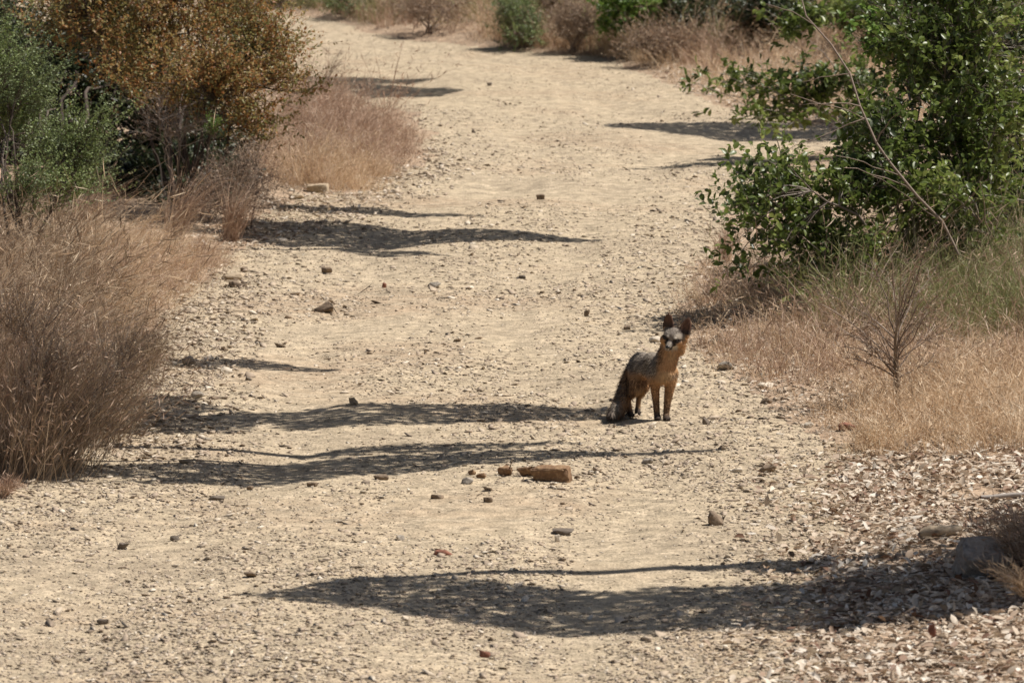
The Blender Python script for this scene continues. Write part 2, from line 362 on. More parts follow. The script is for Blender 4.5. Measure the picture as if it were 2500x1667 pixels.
# ------------------------------------------------------------------ grass
def grass(name, label, cat, parts, kind='stuff', group=None, root=None, fuzz=0.0):
    """parts: (poly px, n, hmin, hmax, lean dir(x,y), leanvar, width, mat, curve, clump)"""
    mats = {}
    for (poly, n, h0, h1, ld, lv, wd, mat, cv, cl) in parts:
        per = 12; Cc = sample_poly(poly, n // per, cl, 2.2, len(parts)); q = np.repeat(np.arange(len(Cc)), per); n = len(q)
        off = rng.normal(0, 1, (n, 2)) * rng.uniform(.015, .10, (len(Cc), 1))[q]; xy = Cc[q, :2] + off; B = np.column_stack([xy, hgt(xy)])
        cl_h = rng.lognormal(0, .38, len(Cc))[q]; cl_l = rng.normal(0, .35, (len(Cc), 2))[q] + off * 5
        hm = .30 + 1.3 * fbm(B[:, 0] * 1.5, B[:, 1] * .9, seed=77)
        h = (h0 + (h1 - h0) * rng.random(n) ** 1.6) * hm * np.clip(cl_h, .3, 1.7) * np.clip(.3 + poly_sd(B[:, :2], ROAD) / .9, .3, 1)
        lean = np.column_stack([rng.normal(ld[0], lv, n) + cl_l[:, 0], rng.normal(ld[1], lv, n) + cl_l[:, 1], np.zeros(n)])
        Vb, Fb, Pl = blades(B, h, lean, wd * rng.uniform(.6, 1.4, n), cv)
        bag = mats.setdefault(mat.name, (Bag(), mat))[0]; bag.add(Vb, Fb)
        # side branchlets and seed heads: fine open texture
        m = int(n * 1.4); q = rng.integers(0, n, m); t = rng.uniform(.35, 1, m)
        ii = np.minimum((t * 3).astype(int), 2); fr = (t * 3 - ii)[:, None]
        S0 = Pl[q, ii] * (1 - fr) + Pl[q, ii + 1] * fr
        D = rnd_dir(m) * .7 + np.array([0, 0, .5]) + lean[q] * .5; ln = h[q] * rng.uniform(.08, .25, m)
        bag.add(*leaves(S0, D, rnd_dir(m), ln, np.minimum(ln * .3, wd * 1.6), .2))
    objs = []
    for k, (bag, mat) in enumerate(mats.values()):
        objs.append(bag.build(name, mat, None))
    if len(objs) == 1:
        tag(objs[0], label, cat, group, kind); return objs[0]
    # one mesh with several materials
    ctx = objs[0]; bm = bmesh.new()
    for k, o in enumerate(objs):
        n0 = len(bm.faces); bm.from_mesh(o.data); bm.faces.ensure_lookup_table()
        if k:
            ctx.data.materials.append(o.data.materials[0])
            for fi in range(n0, len(bm.faces)): bm.faces[fi].material_index = k
    bm.to_mesh(ctx.data); bm.free()
    for o in objs[1:]: bpy.data.objects.remove(o)
    tag(ctx, label, cat, group, kind); return ctx
T, PK, BR, OL = M_TAN, M_PINK, M_BROWN, M_OLIVE
grass('dry_grass', 'tan dry grass on the left bank above the brown brush', 'grass', [
    ([(-150, 980), (-150, 680), (250, 650), (560, 618), (540, 650), (420, 740), (330, 850), (300, 960)], 16000, .06, .28, (.6, -.1), .45, .0032, PK, .7, .3),
    ([(-150, 900), (0, 650), (300, 610), (560, 630), (420, 740), (300, 880)], 12000, .06, .26, (.6, -.1), .45, .0032, T, .7, .3)])
grass('arching_grass', 'long arching straw-coloured stems rising out of the left bank grass', 'grass', [
    ([(-150, 900), (-150, 660), (220, 660), (420, 680), (400, 760), (300, 860)], 650, .30, .75, (.8, -.1), .45, .0042, T, .9, .2),
    ([(-150, 720), (-150, 560), (200, 560), (280, 640), (100, 720)], 4200, .08, .34, (.5, -.1), .45, .0036, BR, .7, .3),
    ([(-150, 1000), (-150, 720), (150, 700), (330, 760), (300, 900), (200, 980)], 6500, .12, .60, (.6, -.1), .45, .0034, BR, .7, .3)])
grass('dry_grass', 'pinkish dry grass mound beside the bend left of the road', 'grass', [
    ([(640, 470), (640, 380), (740, 300), (900, 300), (1000, 330), (1015, 390), (930, 440), (820, 465)], 10000, .10, .42, (.1, 0), .4, .0036, PK, .5, .4),
    ([(700, 470), (760, 430), (960, 420), (900, 465)], 3500, .1, .35, (.1, 0), .4, .0036, T, .5, .3),
    ([(700, 300), (740, 235), (800, 240), (880, 300)], 900, .1, .25, (.1, 0), .3, .0036, PK, .4, .2)])
grass('dry_grass', 'golden dry grass along the right verge behind the fox', 'grass', [
    ([(1660, 850), (1640, 740), (1720, 640), (2100, 640), (2600, 700), (2600, 1110), (2130, 1100), (2000, 1030), (1850, 950)], 13000, .04, .22, (0, 0), .6, .0040, T, .8, .5),
    ([(1700, 860), (1700, 700), (2100, 680), (2600, 760), (2600, 1000), (2000, 980)], 8000, .05, .30, (0, 0), .6, .0038, PK, .8, .6),
    ([(1700, 860), (1700, 700), (2100, 680), (2600, 760), (2600, 1060), (2000, 1000)], 1500, .10, .45, (.1, 0), .5, .0034, BR, .5, .6)])
grass('dry_grass', 'bright straw tufts where the right verge meets the leaf litter', 'grass', [
    ([(2040, 1115), (1990, 1000), (2300, 960), (2650, 960), (2650, 1140), (2300, 1120)], 6000, .07, .26, (0, 0), .5, .0038, T, .8, .4)])
grass('olive_grass', 'fine olive green grass growing at the foot of the oak-leaved shrub', 'grass', [
    ([(2040, 850), (2060, 760), (2120, 720), (2650, 700), (2650, 900), (2300, 870)], 14000, .14, .46, (.35, 0), .4, .0036, OL, .5, .3),
    ([(2000, 860), (2100, 750), (2650, 760), (2650, 900), (2300, 890)], 2200, .2, .6, (.3, 0), .35, .0034, PK, .5, .2)])
grass('dry_grass', 'dry grass and weeds beyond the far side of the bend', 'grass', [
    ([(560, 22), (640, 5), (760, 32), (860, 52), (950, 80), (1250, 120), (1600, 157), (1760, 200), (1760, 90), (1200, -5), (560, -60)], 20000, .15, .62, (0, 0), .4, .0060, PK, .5, .45),
    ([(700, 20), (1250, 110), (1700, 180), (1700, 100), (1200, 20), (700, -20)], 7000, .15, .5, (0, 0), .4, .0060, T, .5, .4),
    ([(620, 10), (900, 50), (900, -30), (600, -50)], 5000, .3, .8, (0, 0), .3, .0062, OL, .4, .3),
    ([(880, 60), (1250, 112), (1500, 140), (1760, 170), (1760, 60), (1200, 0), (880, -20)], 7000, .25, .85, (0, 0), .35, .0060, OL, .5, .45),
    ([(1180, 112), (1480, 145), (1700, 175), (1700, 150), (1480, 125), (1180, 95)], 3500, .15, .45, (0, 0), .4, .0058, T, .5, .2)])
grass('dry_grass', 'low dry grass on the tan slope behind the right shrub', 'grass', [
    ([(1520, 152), (1690, 110), (2600, 70), (2600, 330), (2080, 308), (1880, 278), (1760, 250), (1690, 214), (1600, 176)], 14000, .12, .40, (0, 0), .4, .0052, T, .5, .35),
    ([(1600, 160), (1700, 100), (2600, 60), (2600, 200), (1900, 215)], 7000, .12, .40, (0, 0), .4, .0052, PK, .5, .35)])

# ------------------------------------------------------------------ tufts (countable clumps of fine stems)
def tuft(name, label, cat, px, py, spread_px, h, n, mat, lean=(0, 0), lv=.35, wd=.0034, curve=.5, fuzz=2.0, group=None, depth=.3):
    c = G(px, py); root = empty(name, c)
    sx = spread_px * smul(c[1])
    xy = c[:2] + rng.normal(0, 1, (n, 2)) * np.array([sx * .5, depth * .5]) * (.04 if n < 40 else .2 if n < 300 else 1); B = np.column_stack([xy, hgt(xy)])
    out = (xy - c[:2]) / (np.array([sx, depth]) + 1e-6)
    le = np.column_stack([rng.normal(lean[0], lv, n) + out[:, 0] * .3, rng.normal(lean[1], lv, n) + out[:, 1] * .15, np.zeros(n)])
    hh = h * rng.uniform(.35, 1.05, n) * np.clip(1.15 - .42 * np.linalg.norm(out, axis=1), .3, 1); V, F, Pl = blades(B, hh, le, wd * rng.uniform(.6, 1.4, n), curve)
    s = Bag(); s.add(V, F); s.build('stems', mat[0], root, c)
    m = int(n * fuzz)
    if m:
        q = rng.integers(0, n, m); t = rng.uniform(.3, 1, m); ii = np.minimum((t * 3).astype(int), 2); fr = (t * 3 - ii)[:, None]
        S0 = Pl[q, ii] * (1 - fr) + Pl[q, ii + 1] * fr
        D = rnd_dir(m) * .8 + np.array([0, 0, .6]) + le[q] * .6; ln = rng.uniform(.02, .075, m)
        s = Bag(); s.add(*leaves(S0, D, rnd_dir(m), ln, np.minimum(ln * .3, wd * 1.7), .2)); s.build('foliage', mat[-1], root, c)
    return tag(root, label, cat, group)
gl = 'dry brown brush clumps on the left bank'
tuft('dry_bush', 'dark brown wispy brush clump at the lower left corner, nearest the camera', 'bush', 60, 1150, 150, .80, 1250, (M_BROWN, M_PINK), (.30, 0), .42, group=gl, depth=.45)
tuft('dry_bush', 'brown wispy brush clump leaning right above the wide shadow bands', 'bush', 190, 1060, 130, .70, 1200, (M_BROWN, M_PINK), (.42, -.05), .45, group=gl, depth=.5)
tuft('dry_bush', 'brown brush clump against the left edge of the photo, behind the nearest clump', 'bush', -20, 1000, 150, .78, 1100, (M_BROWN, M_PINK), (.4, 0), .42, group=gl, depth=.5)
tuft('dry_bush', 'small low brown tuft hanging over the road at the end of the left bank', 'bush', 330, 900, 45, .26, 600, (M_BROWN, M_BROWN), (.4, -.1), .3, group=gl)
gt = 'arching dry stems below the rust-coloured shrub'
for (x, y, h, ln, lb) in ((560, 590, .62, (.35, 0), 'arching bare stems in front of the dark hollow, nearest the road'),
                         (420, 590, .66, (.6, 0), 'arching straw-coloured stems in front of the dark hollow'),
                         (180, 600, .62, (.7, 0), 'arching straw-coloured stems at the foot of the sage-green shrub')):
    tuft('dry_weed', lb, 'weed', x, y, 120, h, 230, (M_PINK, M_DRYLEAF), ln, .35, .0042, .75, 1.2, gt)
tuft('grass_tussock', 'dark dry tussock at the right edge beside the grey boulder', 'grass clump', 2560, 1385, 80, .34, 1500, (M_BROWN, M_PINK), (-.45, -.1), .4, .0032, group=None)
tuft('grass_tussock', 'small straw-coloured tussock at the right edge below the dark one', 'grass clump', 2540, 1480, 60, .22, 260, (M_TAN, M_TAN), (-.9, -.1), .3, .003)
tuft('grass_tussock', 'little straw tuft at the bottom of the left bank, by the frame edge', 'grass clump', 10, 1212, 36, .10, 160, (M_PINK, M_PINK), (.2, 0), .5, .003)
tuft('grass_tussock', 'short dry tuft reaching onto the road right of the fox', 'grass clump', 2150, 1090, 70, .16, 500, (M_TAN, M_TAN), (0, 0), .5, .003)
tuft('dry_weed', 'thin see-through weed stems at the left edge of the road bend', 'weed', 945, 300, 90, .85, 24, (M_PINK, M_PINK), (.3, 0), .35, .006, .4, 7.0)
tuft('dry_weed', 'short thin weeds on the road edge above the long streaked shadow', 'weed', 800, 205, 60, .5, 26, (M_PINK, M_PINK), (.2, 0), .35, .0045, .4, 4.0)
tuft('dry_weed', 'thin reddish weeds at the road edge below the oak-leaved shrub', 'weed', 1770, 640, 70, .34, 110, (M_PINK, M_PINK), (0, 0), .35, .003, .4, 3.0)

# ------------------------------------------------------------------ shrubs
def curve_pts(A, B, k, arch, wob):
    """polylines A->B (n,3) each, k points, arched upwards and wobbling"""
    n = len(A); t = np.linspace(0, 1, k)[None, :, None]; L = np.linalg.norm(B - A, axis=1)[:, None, None]
    P = A[:, None] * (1 - t) + B[:, None] * t
    P[..., 2:] += arch * L * 4 * t * (1 - t) * .5
    nz = rng.normal(0, 1, (n, k, 3)); nz[:, 0] = 0; nz = np.cumsum(nz, 1) / math.sqrt(k); nz -= t * nz[:, -1:]
    return P + nz * wob * L
def interp(P, t):
    k = P.shape[1] - 1; i = np.minimum((t * k).astype(int), k - 1); f = (t * k - i)[:, None]; r = np.arange(len(P))
    return P[r, i] * (1 - f) + P[r, i + 1] * f
def shrub(name, label, cat, base, lobes, ntar, ntwig, nleaf, leafL, leafW, leafmat, stemmat, big=False, sway=(0, 0, 0), twigL=.18, droop=0., group=None,
          nmain=7, r0=.02, shell=.55, stemname='branches', bark=None, upb=.35):
    base = np.asarray(base, float); root = empty(name, base); lobes = [(a, b_, base[1] + c_ if abs(c_) < 8 else c_, d_, e_, f_) for a, b_, c_, d_, e_, f_ in lobes]
    vols = np.array([l[3] * l[4] * smul(l[2]) ** 2 * l[5] for l in lobes]) ** .8; cnt = np.maximum(1, (ntar * vols / vols.sum())).astype(int)
    T_ = []
    for (px, py, Yd, rx, ry, rd), c in zip(lobes, cnt):
        cc = at(px, py, Yd); u = rnd_dir(c); g_ = .30 + 1.25 * vnoise(u[:, 0] * 2.2 + px, u[:, 1] * 2.2, u[:, 2] * 2.2 + py); u = u * (shell + (1 - shell) * rng.random((c, 1)) ** .6) * g_[:, None]
        T_.append(cc + u * np.array([rx * smul(Yd), rd, ry * smul(Yd)]))
    T_ = np.concatenate(T_); zmin = hgt(T_[:, :2]) + .04; T_[:, 2] = np.maximum(T_[:, 2], zmin); n = len(T_)
    ends = T_[rng.integers(0, n, nmain)]; ends = base + (ends - base) * .82
    jit = rng.normal(0, .05, (nmain, 3)) * np.array([1, 1, 0])
    MP = curve_pts(base + jit, ends, 9, .12, .06)
    st = Bag(); tR = np.linspace(1, .35, 9)[None]; st.add(*tubes(MP, r0 * rng.uniform(.7, 1.2, (nmain, 1)) * tR, 5))
    # attach every target to the nearest suitable point of a main limb
    flatp = MP[:, 2:].reshape(-1, 3); own = np.linalg.norm(T_[:, None] - flatp[None], axis=2) + .4 * np.clip(flatp[None, :, 2] - T_[:, None, 2], 0, None)
    A = flatp[own.argmin(1)]
    SP = curve_pts(A, T_, 6, .10 - droop, .07); st.add(*tubes(SP, np.clip(r0 * .35, .002, .012) * rng.uniform(.6, 1.2, (n, 1)) * np.linspace(1, .4, 6)[None], 4))
    # twigs
    m = n * ntwig; q = np.repeat(np.arange(n), ntwig); t = rng.uniform(.3, 1, m); S0 = interp(SP[q], t)
    dirm = norm(T_ - A)[q]; D = norm(dirm * .5 + rnd_dir(m) * .7 + np.array([0, 0, upb - droop]) + np.array(sway))
    Lt = twigL * rng.uniform(.5, 1.3, (m, 1)); E = S0 + D * Lt; TP = curve_pts(S0, E, 4, -.1 * (1 if droop >= 0 else 0), .08)
    st.add(*tubes(TP, np.full((m, 4), max(.0011, r0 * .07)) * np.linspace(1, .5, 4)[None], 3))
    st.build(stemname, stemmat, root, base)
    # leaves
    l = m * nleaf; q2 = np.repeat(np.arange(m), nleaf); t2 = rng.uniform(.15, 1.0, l); L0 = interp(TP[q2], t2)
    Dl = norm(D[q2] * .55 + rnd_dir(l) * .8 + np.array([0, 0, -.1 - droop])); Wl = rnd_dir(l) * .75 + np.array([0, 0, 1.0])
    ln = leafL * rng.uniform(.6, 1.25, l)
    lf = Bag(); lf.add(*leaves(L0, Dl, Wl, ln, ln * (leafW / leafL) * rng.uniform(.75, 1.2, l), .25, big)); lf.build('foliage', leafmat, root, base)
    return tag(root, label, cat, group)

# left: rust-coloured shrub with its hollow, sage shrub in front, dark thicket behind
shrub('rust_shrub', 'large shrub with rust-red and olive leaves overhanging the left edge of the road', 'shrub', G(470, 535), [
    (430, 60, 42.2, 240, 130, .9), (620, 165, 41.5, 120, 120, .7), (710, 230, 41.2, 60, 85, .5), (690, 130, 41.4, 55, 60, .4), (600, 60, 41.4, 90, 70, .5), (420, 210, 41.2, 190, 100, .8), (560, 300, 41, 110, 55, .6), (640, 330, 41, 70, 60, .4),
    (300, -60, 42.5, 340, 130, 1.), (560, 20, 42.6, 90, 110, .5), (120, 60, 42.4, 150, 90, .6), (300, 130, 42, 130, 120, .7), (520, 200, 40.8, 150, 90, .5)], 520, 8, 13, .034, .017, M_RUST, M_SHADETWIG, sway=(.4, 0, .25), twigL=.34, nmain=14, r0=.014, shell=.1)
shrub('bare_shrub', 'leafless grey-brown twiggy bush at the road edge under the rust-coloured shrub', 'shrub', G(590, 560), [
    (600, 430, 40.2, 90, 110, .4), (520, 480, 40.2, 80, 90, .4), (640, 490, 40, 50, 60, .3)], 150, 9, 3, .02, .009, M_DRYLEAF, M_TWIG, twigL=.16, nmain=10, r0=.008, shell=.1)
shrub('bare_shrub', 'pale brown bare twigs showing through under the middle of the rust-coloured shrub', 'shrub', G(420, 520), [
    (430, 300, 40.8, 160, 70, .5)], 40, 8, 4, .02, .009, M_DRYLEAF, M_GREY, twigL=.18, nmain=6, r0=.01, shell=.1)
shrub('sage_shrub', 'grey-green shrub with small leaves on slanting sprays at the left edge', 'shrub', G(60, 640), [
    (60, 200, 38.3, 60, 90, .3), (20, 300, 38.5, 100, 110, .4), (120, 400, 38, 90, 80, .4), (40, 480, 37.6, 110, 70, .4), (240, 290, 38, 80, 35, .2), (210, 400, 38, 70, 40, .2), (160, 350, 38, 80, 35, .2), (170, 470, 37.6, 60, 50, .3), (-60, 200, 38.8, 110, 160, .5)],
    300, 6, 22, .021, .011, M_SAGE, M_SHADETWIG, sway=(.7, 0, .15), twigL=.34, nmain=10, r0=.012, shell=.0, upb=.6)
shrub('lime_sprig', 'small bright green sprig under the edge of the rust-coloured shrub', 'plant', G(520, 545), [(525, 300, 40.4, 26, 20, .1)], 8, 7, 9, .022, .008, M_LIMELEAF, M_TWIG,
      twigL=.08, nmain=2, r0=.004, shell=.1)
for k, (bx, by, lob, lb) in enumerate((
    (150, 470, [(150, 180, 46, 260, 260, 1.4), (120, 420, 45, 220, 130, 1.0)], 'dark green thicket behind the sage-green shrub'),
    (420, 470, [(420, 300, 45.5, 220, 200, 1.0), (330, 450, 42.8, 230, 110, .6), (470, 490, 42.3, 150, 70, .5), (520, 420, 43, 130, 110, .6)], 'added dark foliage standing in for the shade beneath the rust-coloured shrub'),  # added dark leaves that blacken the hollow, where shade lies
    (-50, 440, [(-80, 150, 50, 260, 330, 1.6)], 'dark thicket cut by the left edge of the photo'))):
    shrub('dark_thicket', lb, 'shrub', G(bx, by), lob, 340, 8, 9, .055, .034, M_DARKLEAF, M_SHADETWIG, twigL=.2, nmain=8, r0=.02, shell=.2, group='dark thickets behind the left shrubs')

# right: big oak-leaved shrub
Rb = G(2240, 740)
shrub('oak_shrub', 'large shrub with glossy green toothed leaves reaching over the right edge of the road', 'shrub', Rb, [
    (2380, 200, 35.5, 170, 230, .8), (2180, 330, 35.1, 180, 100, .7), (2250, 480, 34.9, 230, 110, .7), (2000, 560, 34.5, 170, 110, .6), (1850, 500, 34.3, 70, 110, .4),
    (1950, 660, 34.3, 130, 50, .4), (2440, 420, 35.3, 130, 200, .8), (1780, 650, 34.1, 70, 40, .25), (2380, -20, 35.9, 260, 160, .9), (1900, 400, 34.5, 70, 60, .4), (2230, 120, 35.5, 120, 130, .6), (2350, 580, 34.7, 170, 60, .5), (2080, 450, 34.7, 120, 90, .5), (1790, 560, 34.1, 50, 80, .25), (1900, 600, 34.1, 120, 60, .3), (2130, 600, 34.3, 130, 70, .4), (2480, 250, 35.3, 110, 250, .6), (1750, 650, 34.0, 60, 35, .15), (1950, 470, 34.6, 150, 90, .4), (2150, 480, 34.5, 170, 100, .4), (1820, 420, 34.8, 90, 60, .3), (2330, 500, 34.4, 150, 90, .4), (1760, 480, 34.1, 40, 50, .2), (2250, 350, 34.9, 200, 120, .5)],
    520, 6, 7, .053, .034, M_GREENLEAF, M_BARK, big=True, sway=(-.4, 0, .05), twigL=.25, nmain=13, r0=.016, shell=.1)
shrub('oak_branch_shrub', 'sparse branches with few grey-green leaves spreading left from the oak-leaved shrub', 'shrub', G(2150, 345), [
    (1960, 200, 47.0, 120, 90, .4), (1760, 200, 46.7, 110, 60, .35), (1660, 215, 46.5, 40, 30, .15), (1850, 290, 46.7, 110, 45, .35), (1950, 60, 47.3, 110, 60, .4), (2080, 220, 47.1, 90, 110, .4)],
    100, 4, 7, .072, .042, M_GREENLEAF, M_GREY, big=True, twigL=.16, nmain=8, r0=.012, shell=.2)
shrub('lime_shrub', 'yellow-green leafy shrub lit by the sun at the upper right', 'shrub', G(2350, 520), [
    (2230, 60, 37.6, 160, 100, .5), (2420, 30, 37.6, 160, 120, .5), (2400, 200, 37.4, 110, 120, .3)], 230, 6, 7, .055, .036, M_LIMELEAF, M_TWIG, big=True, twigL=.15, nmain=6, r0=.014, shell=.3)
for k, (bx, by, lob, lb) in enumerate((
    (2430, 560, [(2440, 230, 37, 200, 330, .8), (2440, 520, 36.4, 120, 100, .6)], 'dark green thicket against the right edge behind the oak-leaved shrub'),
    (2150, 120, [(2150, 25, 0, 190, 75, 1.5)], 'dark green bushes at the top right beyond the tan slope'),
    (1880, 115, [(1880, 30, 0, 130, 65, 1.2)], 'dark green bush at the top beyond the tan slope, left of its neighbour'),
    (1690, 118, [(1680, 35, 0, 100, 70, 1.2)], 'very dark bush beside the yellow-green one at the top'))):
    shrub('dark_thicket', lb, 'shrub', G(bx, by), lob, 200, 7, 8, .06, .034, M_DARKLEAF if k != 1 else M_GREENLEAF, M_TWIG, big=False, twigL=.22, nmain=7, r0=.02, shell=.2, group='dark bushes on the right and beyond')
shrub('lime_shrub', 'yellow-green bush at the top edge, right of the middle', 'shrub', G(1570, 120), [(1550, 15, -.4, 110, 45, .8), (1500, 60, -.5, 40, 26, .4)], 150, 7, 8, .06, .034, M_LIMELEAF, M_TWIG,
      twigL=.2, nmain=6, r0=.016, shell=.3)
shrub('green_bush', 'round green bush at the far edge of the road, top centre', 'shrub', G(1285, 112), [(1275, 70, -.3, 62, 48, .6), (1250, 20, -.2, 60, 40, .6)], 150, 8, 9, .035, .016, M_SAGE, M_TWIG,
      twigL=.2, nmain=7, r0=.014, shell=.3)
shrub('green_bush', 'faint green bush at the top edge left of centre', 'shrub', G(850, 40), [(850, 0, 0, 70, 30, .8)], 80, 7, 8, .035, .016, M_SAGE, M_TWIG, twigL=.2, nmain=6, r0=.014, shell=.3)
for (bx, by, lob, lb) in ((1400, 128, [(1400, 60, 0, 60, 60, .6)], 'grey-brown brush beside the round green bush'),
                          (1620, 155, [(1620, 110, 0, 120, 40, .5)], 'brown brush at the foot of the yellow-green bush'),
                          (1050, 80, [(1050, 20, 0, 120, 45, .8)], 'brown brush at the top edge left of the round green bush'),
                          (1330, 90, [(1340, 0, 0, 80, 40, .8)], 'greyish brush rising behind the round green bush'),
                          (700, 12, [(690, -10, 0, 110, 30, .8)], 'pale brush at the far end of the road, top left of centre')):
    shrub('brown_brush', lb, 'shrub', G(bx, by), lob, 90, 8, 6, .035, .014, M_DRYLEAF, M_TWIG, twigL=.25, nmain=8, r0=.012, shell=.2, group='brown brush beyond the road')

shrub('dry_bush', 'tangled dark twiggy bush in the middle of the lower left brush', 'bush', G(150, 1130), [(120, 930, 0, 150, 150, .4), (280, 880, 0, 80, 90, .25), (230, 1010, -.1, 110, 70, .3), (40, 780, .1, 120, 90, .3)],
      110, 9, 5, .024, .006, M_TAN, M_TWIG, sway=(.4, 0, .3), twigL=.24, nmain=14, r0=.007, shell=.0, group=gl)
# dead sapling
c = G(2190, 985); root = empty('dead_sapling', c); s = smul(c[1])
def rel(px, py, dy=0.): return at(px, py, c[1] + dy)
b = Bag(); b.add(*tubes(np.array([[c, rel(2188, 900), rel(2186, 830), rel(2196, 760), rel(2200, 670)]]), np.array([[.024, .018, .010, .006, .002]]), 6))
b.build('trunk', M_BROWN, root, c)
b = Bag(); A = []; E = []
for (a0, tip) in (((2188, 900), (2080, 700)), ((2186, 850), (2100, 780)), ((2188, 880), (2040, 790)), ((2188, 820), (2120, 620)), ((2190, 800), (2170, 600)), ((2192, 770), (2240, 640)),
                  ((2190, 840), (2290, 720)), ((2188, 880), (2320, 800)), ((2190, 800), (2260, 600)), ((2188, 900), (2100, 850)), ((2186, 930), (2280, 880)), ((2188, 890), (2000, 740))):
    A.append(rel(*a0)); E.append(rel(*tip, rng.uniform(-.2, .2)))
for _ in range(16):
    y0 = rng.uniform(790, 940); a_ = rng.uniform(-1.35, 1.35); l_ = rng.uniform(70, 190); A.append(rel(2188, y0)); E.append(rel(2188 + l_ * math.sin(a_), y0 - l_ * math.cos(a_) * .95, rng.uniform(-.3, .3)))
A = np.array(A); E = np.array(E); BP = curve_pts(A, E, 6, .05, .05); b.add(*tubes(BP, np.full((len(A), 6), .0045) * np.linspace(1, .35, 6), 4))
q = np.repeat(np.arange(len(A)), 12); S0 = interp(BP[q], rng.uniform(.3, 1, len(q))); D = norm(norm(E - A)[q] * .9 + rnd_dir(len(q)) * .7)
TW = curve_pts(S0, S0 + D * rng.uniform(.05, .16, (len(q), 1)), 4, 0, .1); b.add(*tubes(TW, np.full((len(q), 4), .0013), 3)); b.build('branches', M_TWIG, root, c)
q2 = np.repeat(np.arange(len(q)), 3); b = Bag(); ln = rng.uniform(.01, .028, len(q2))
b.add(*leaves(interp(TW[q2], rng.random(len(q2))), rnd_dir(len(q2)), rnd_dir(len(q2)), ln, ln * .4)); b.build('foliage', M_DRYLEAF, root, c)
tag(root, 'small dead sapling with dark forked stem standing in the dry grass on the right', 'sapling')

# long bare grey limb crossing in front of the oak shrub
c = G(2400, 745); root = empty('fallen_branch', c)
pts = np.array([[at(1950, -30, 34.7), at(1968, 40, 34.6), at(2030, 110, 34.5), at(2075, 180, 34.4), at(2100, 260, 34.3), at(2140, 350, 34.2), at(2175, 400, 34.1), at(2240, 480, 34.0), at(2300, 540, 34.0), c]])
b = Bag(); b.add(*tubes(pts, np.array([[.004, .005, .006, .0065, .007, .0075, .008, .009, .010, .012]]), 6)); b.build('limb', M_TWIG, root, c)
for (a0, tp, y) in (((2100, 260), (1950, 258), 34.2), ((2110, 290), (1900, 380), 34.0), ((1985, 60), (1870, 10), 34.6), ((2200, 430), (2040, 380), 33.8), ((2240, 480), (2060, 410), 33.6), ((2140, 350), (2200, 270), 34.1),
                    ((2075, 180), (1960, 200), 34.4), ((2110, 290), (1930, 230), 34.2), ((2300, 540), (2130, 430), 33.6), ((2310, 560), (2420, 430), 33.8), ((2420, 570), (2400, 430), 33.6)):
    P0 = at(*a0, 34.2); P1 = at(*tp, y); b = Bag(); b.add(*tubes(curve_pts(P0[None], P1[None], 6, .05, .05), np.linspace(.0045, .0018, 6)[None], 4)); b.build('twig', M_TWIG, root, c)
tag(root, 'long bare grey limb slanting down to the right through the oak-leaved shrub', 'branch')

# ------------------------------------------------------------------ rocks
def rock(px, py, wp, hp, mat, label, name='rock', cat='rock', seed=0, blocky=.0, n=14, depth=.8, sink=.22, group=None):
    """py = row of the foot; wp/hp = width and height in photo pixels"""
    c = G(px, py); s = smul(c[1]); W = wp * s * .5; H = hp * s * .6
    if blocky >= .45:
        V = np.array([(a, b_, c_) for a in (-1, 1) for b_ in (-1, 1) for c_ in (-1, 1)], float) + rng.uniform(-.34, .34, (8, 3))
        F = np.array([(0, 1, 3), (0, 3, 2), (4, 6, 7), (4, 7, 5), (0, 4, 5), (0, 5, 1), (2, 3, 7), (2, 7, 6), (0, 2, 6), (0, 6, 4), (1, 5, 7), (1, 7, 3)])
    else: V, F = hull_template(100 + seed + int(px), n, 1, 1, 1, blocky)
    lo, hi = V.min(0), V.max(0); V = (V - lo) / (hi - lo) * 2 - 1
    V = V * np.array([W, W * depth, H]); a = random.uniform(-.25, .25)
    V = V @ np.array([[math.cos(a), math.sin(a), 0], [-math.sin(a), math.cos(a), 0], [0, 0, 1]]); V[:, 2] += H * (1 - sink * 2)
    me = mesh_obj(name, V, F, RM[mat]); me.location = c
    bm = bmesh.new(); bm.from_mesh(me.data); bmesh.ops.bevel(bm, geom=bm.edges[:], offset=min(W, H) * .14, segments=1, affect='EDGES')
    bmesh.ops.triangulate(bm, faces=bm.faces); bmesh.ops.subdivide_edges(bm, edges=bm.edges[:], cuts=5 if wp > 90 else 2, use_grid_fill=True); bm.normal_update()
    vs = list(bm.verts); co = np.array([v.co[:] for v in vs]) / min(W, H); d = (fbm(co[:, 0] * 2.6, co[:, 1] * 2.6, co[:, 2] * 2.6, seed=seed + 3, o=4) - .5) * min(W, H) * (.42 if wp > 90 else .34)
    for v, k_ in zip(vs, d): v.co += v.normal * k_
    bm.to_mesh(me.data); bm.free()
    return tag(me, label, cat, group)
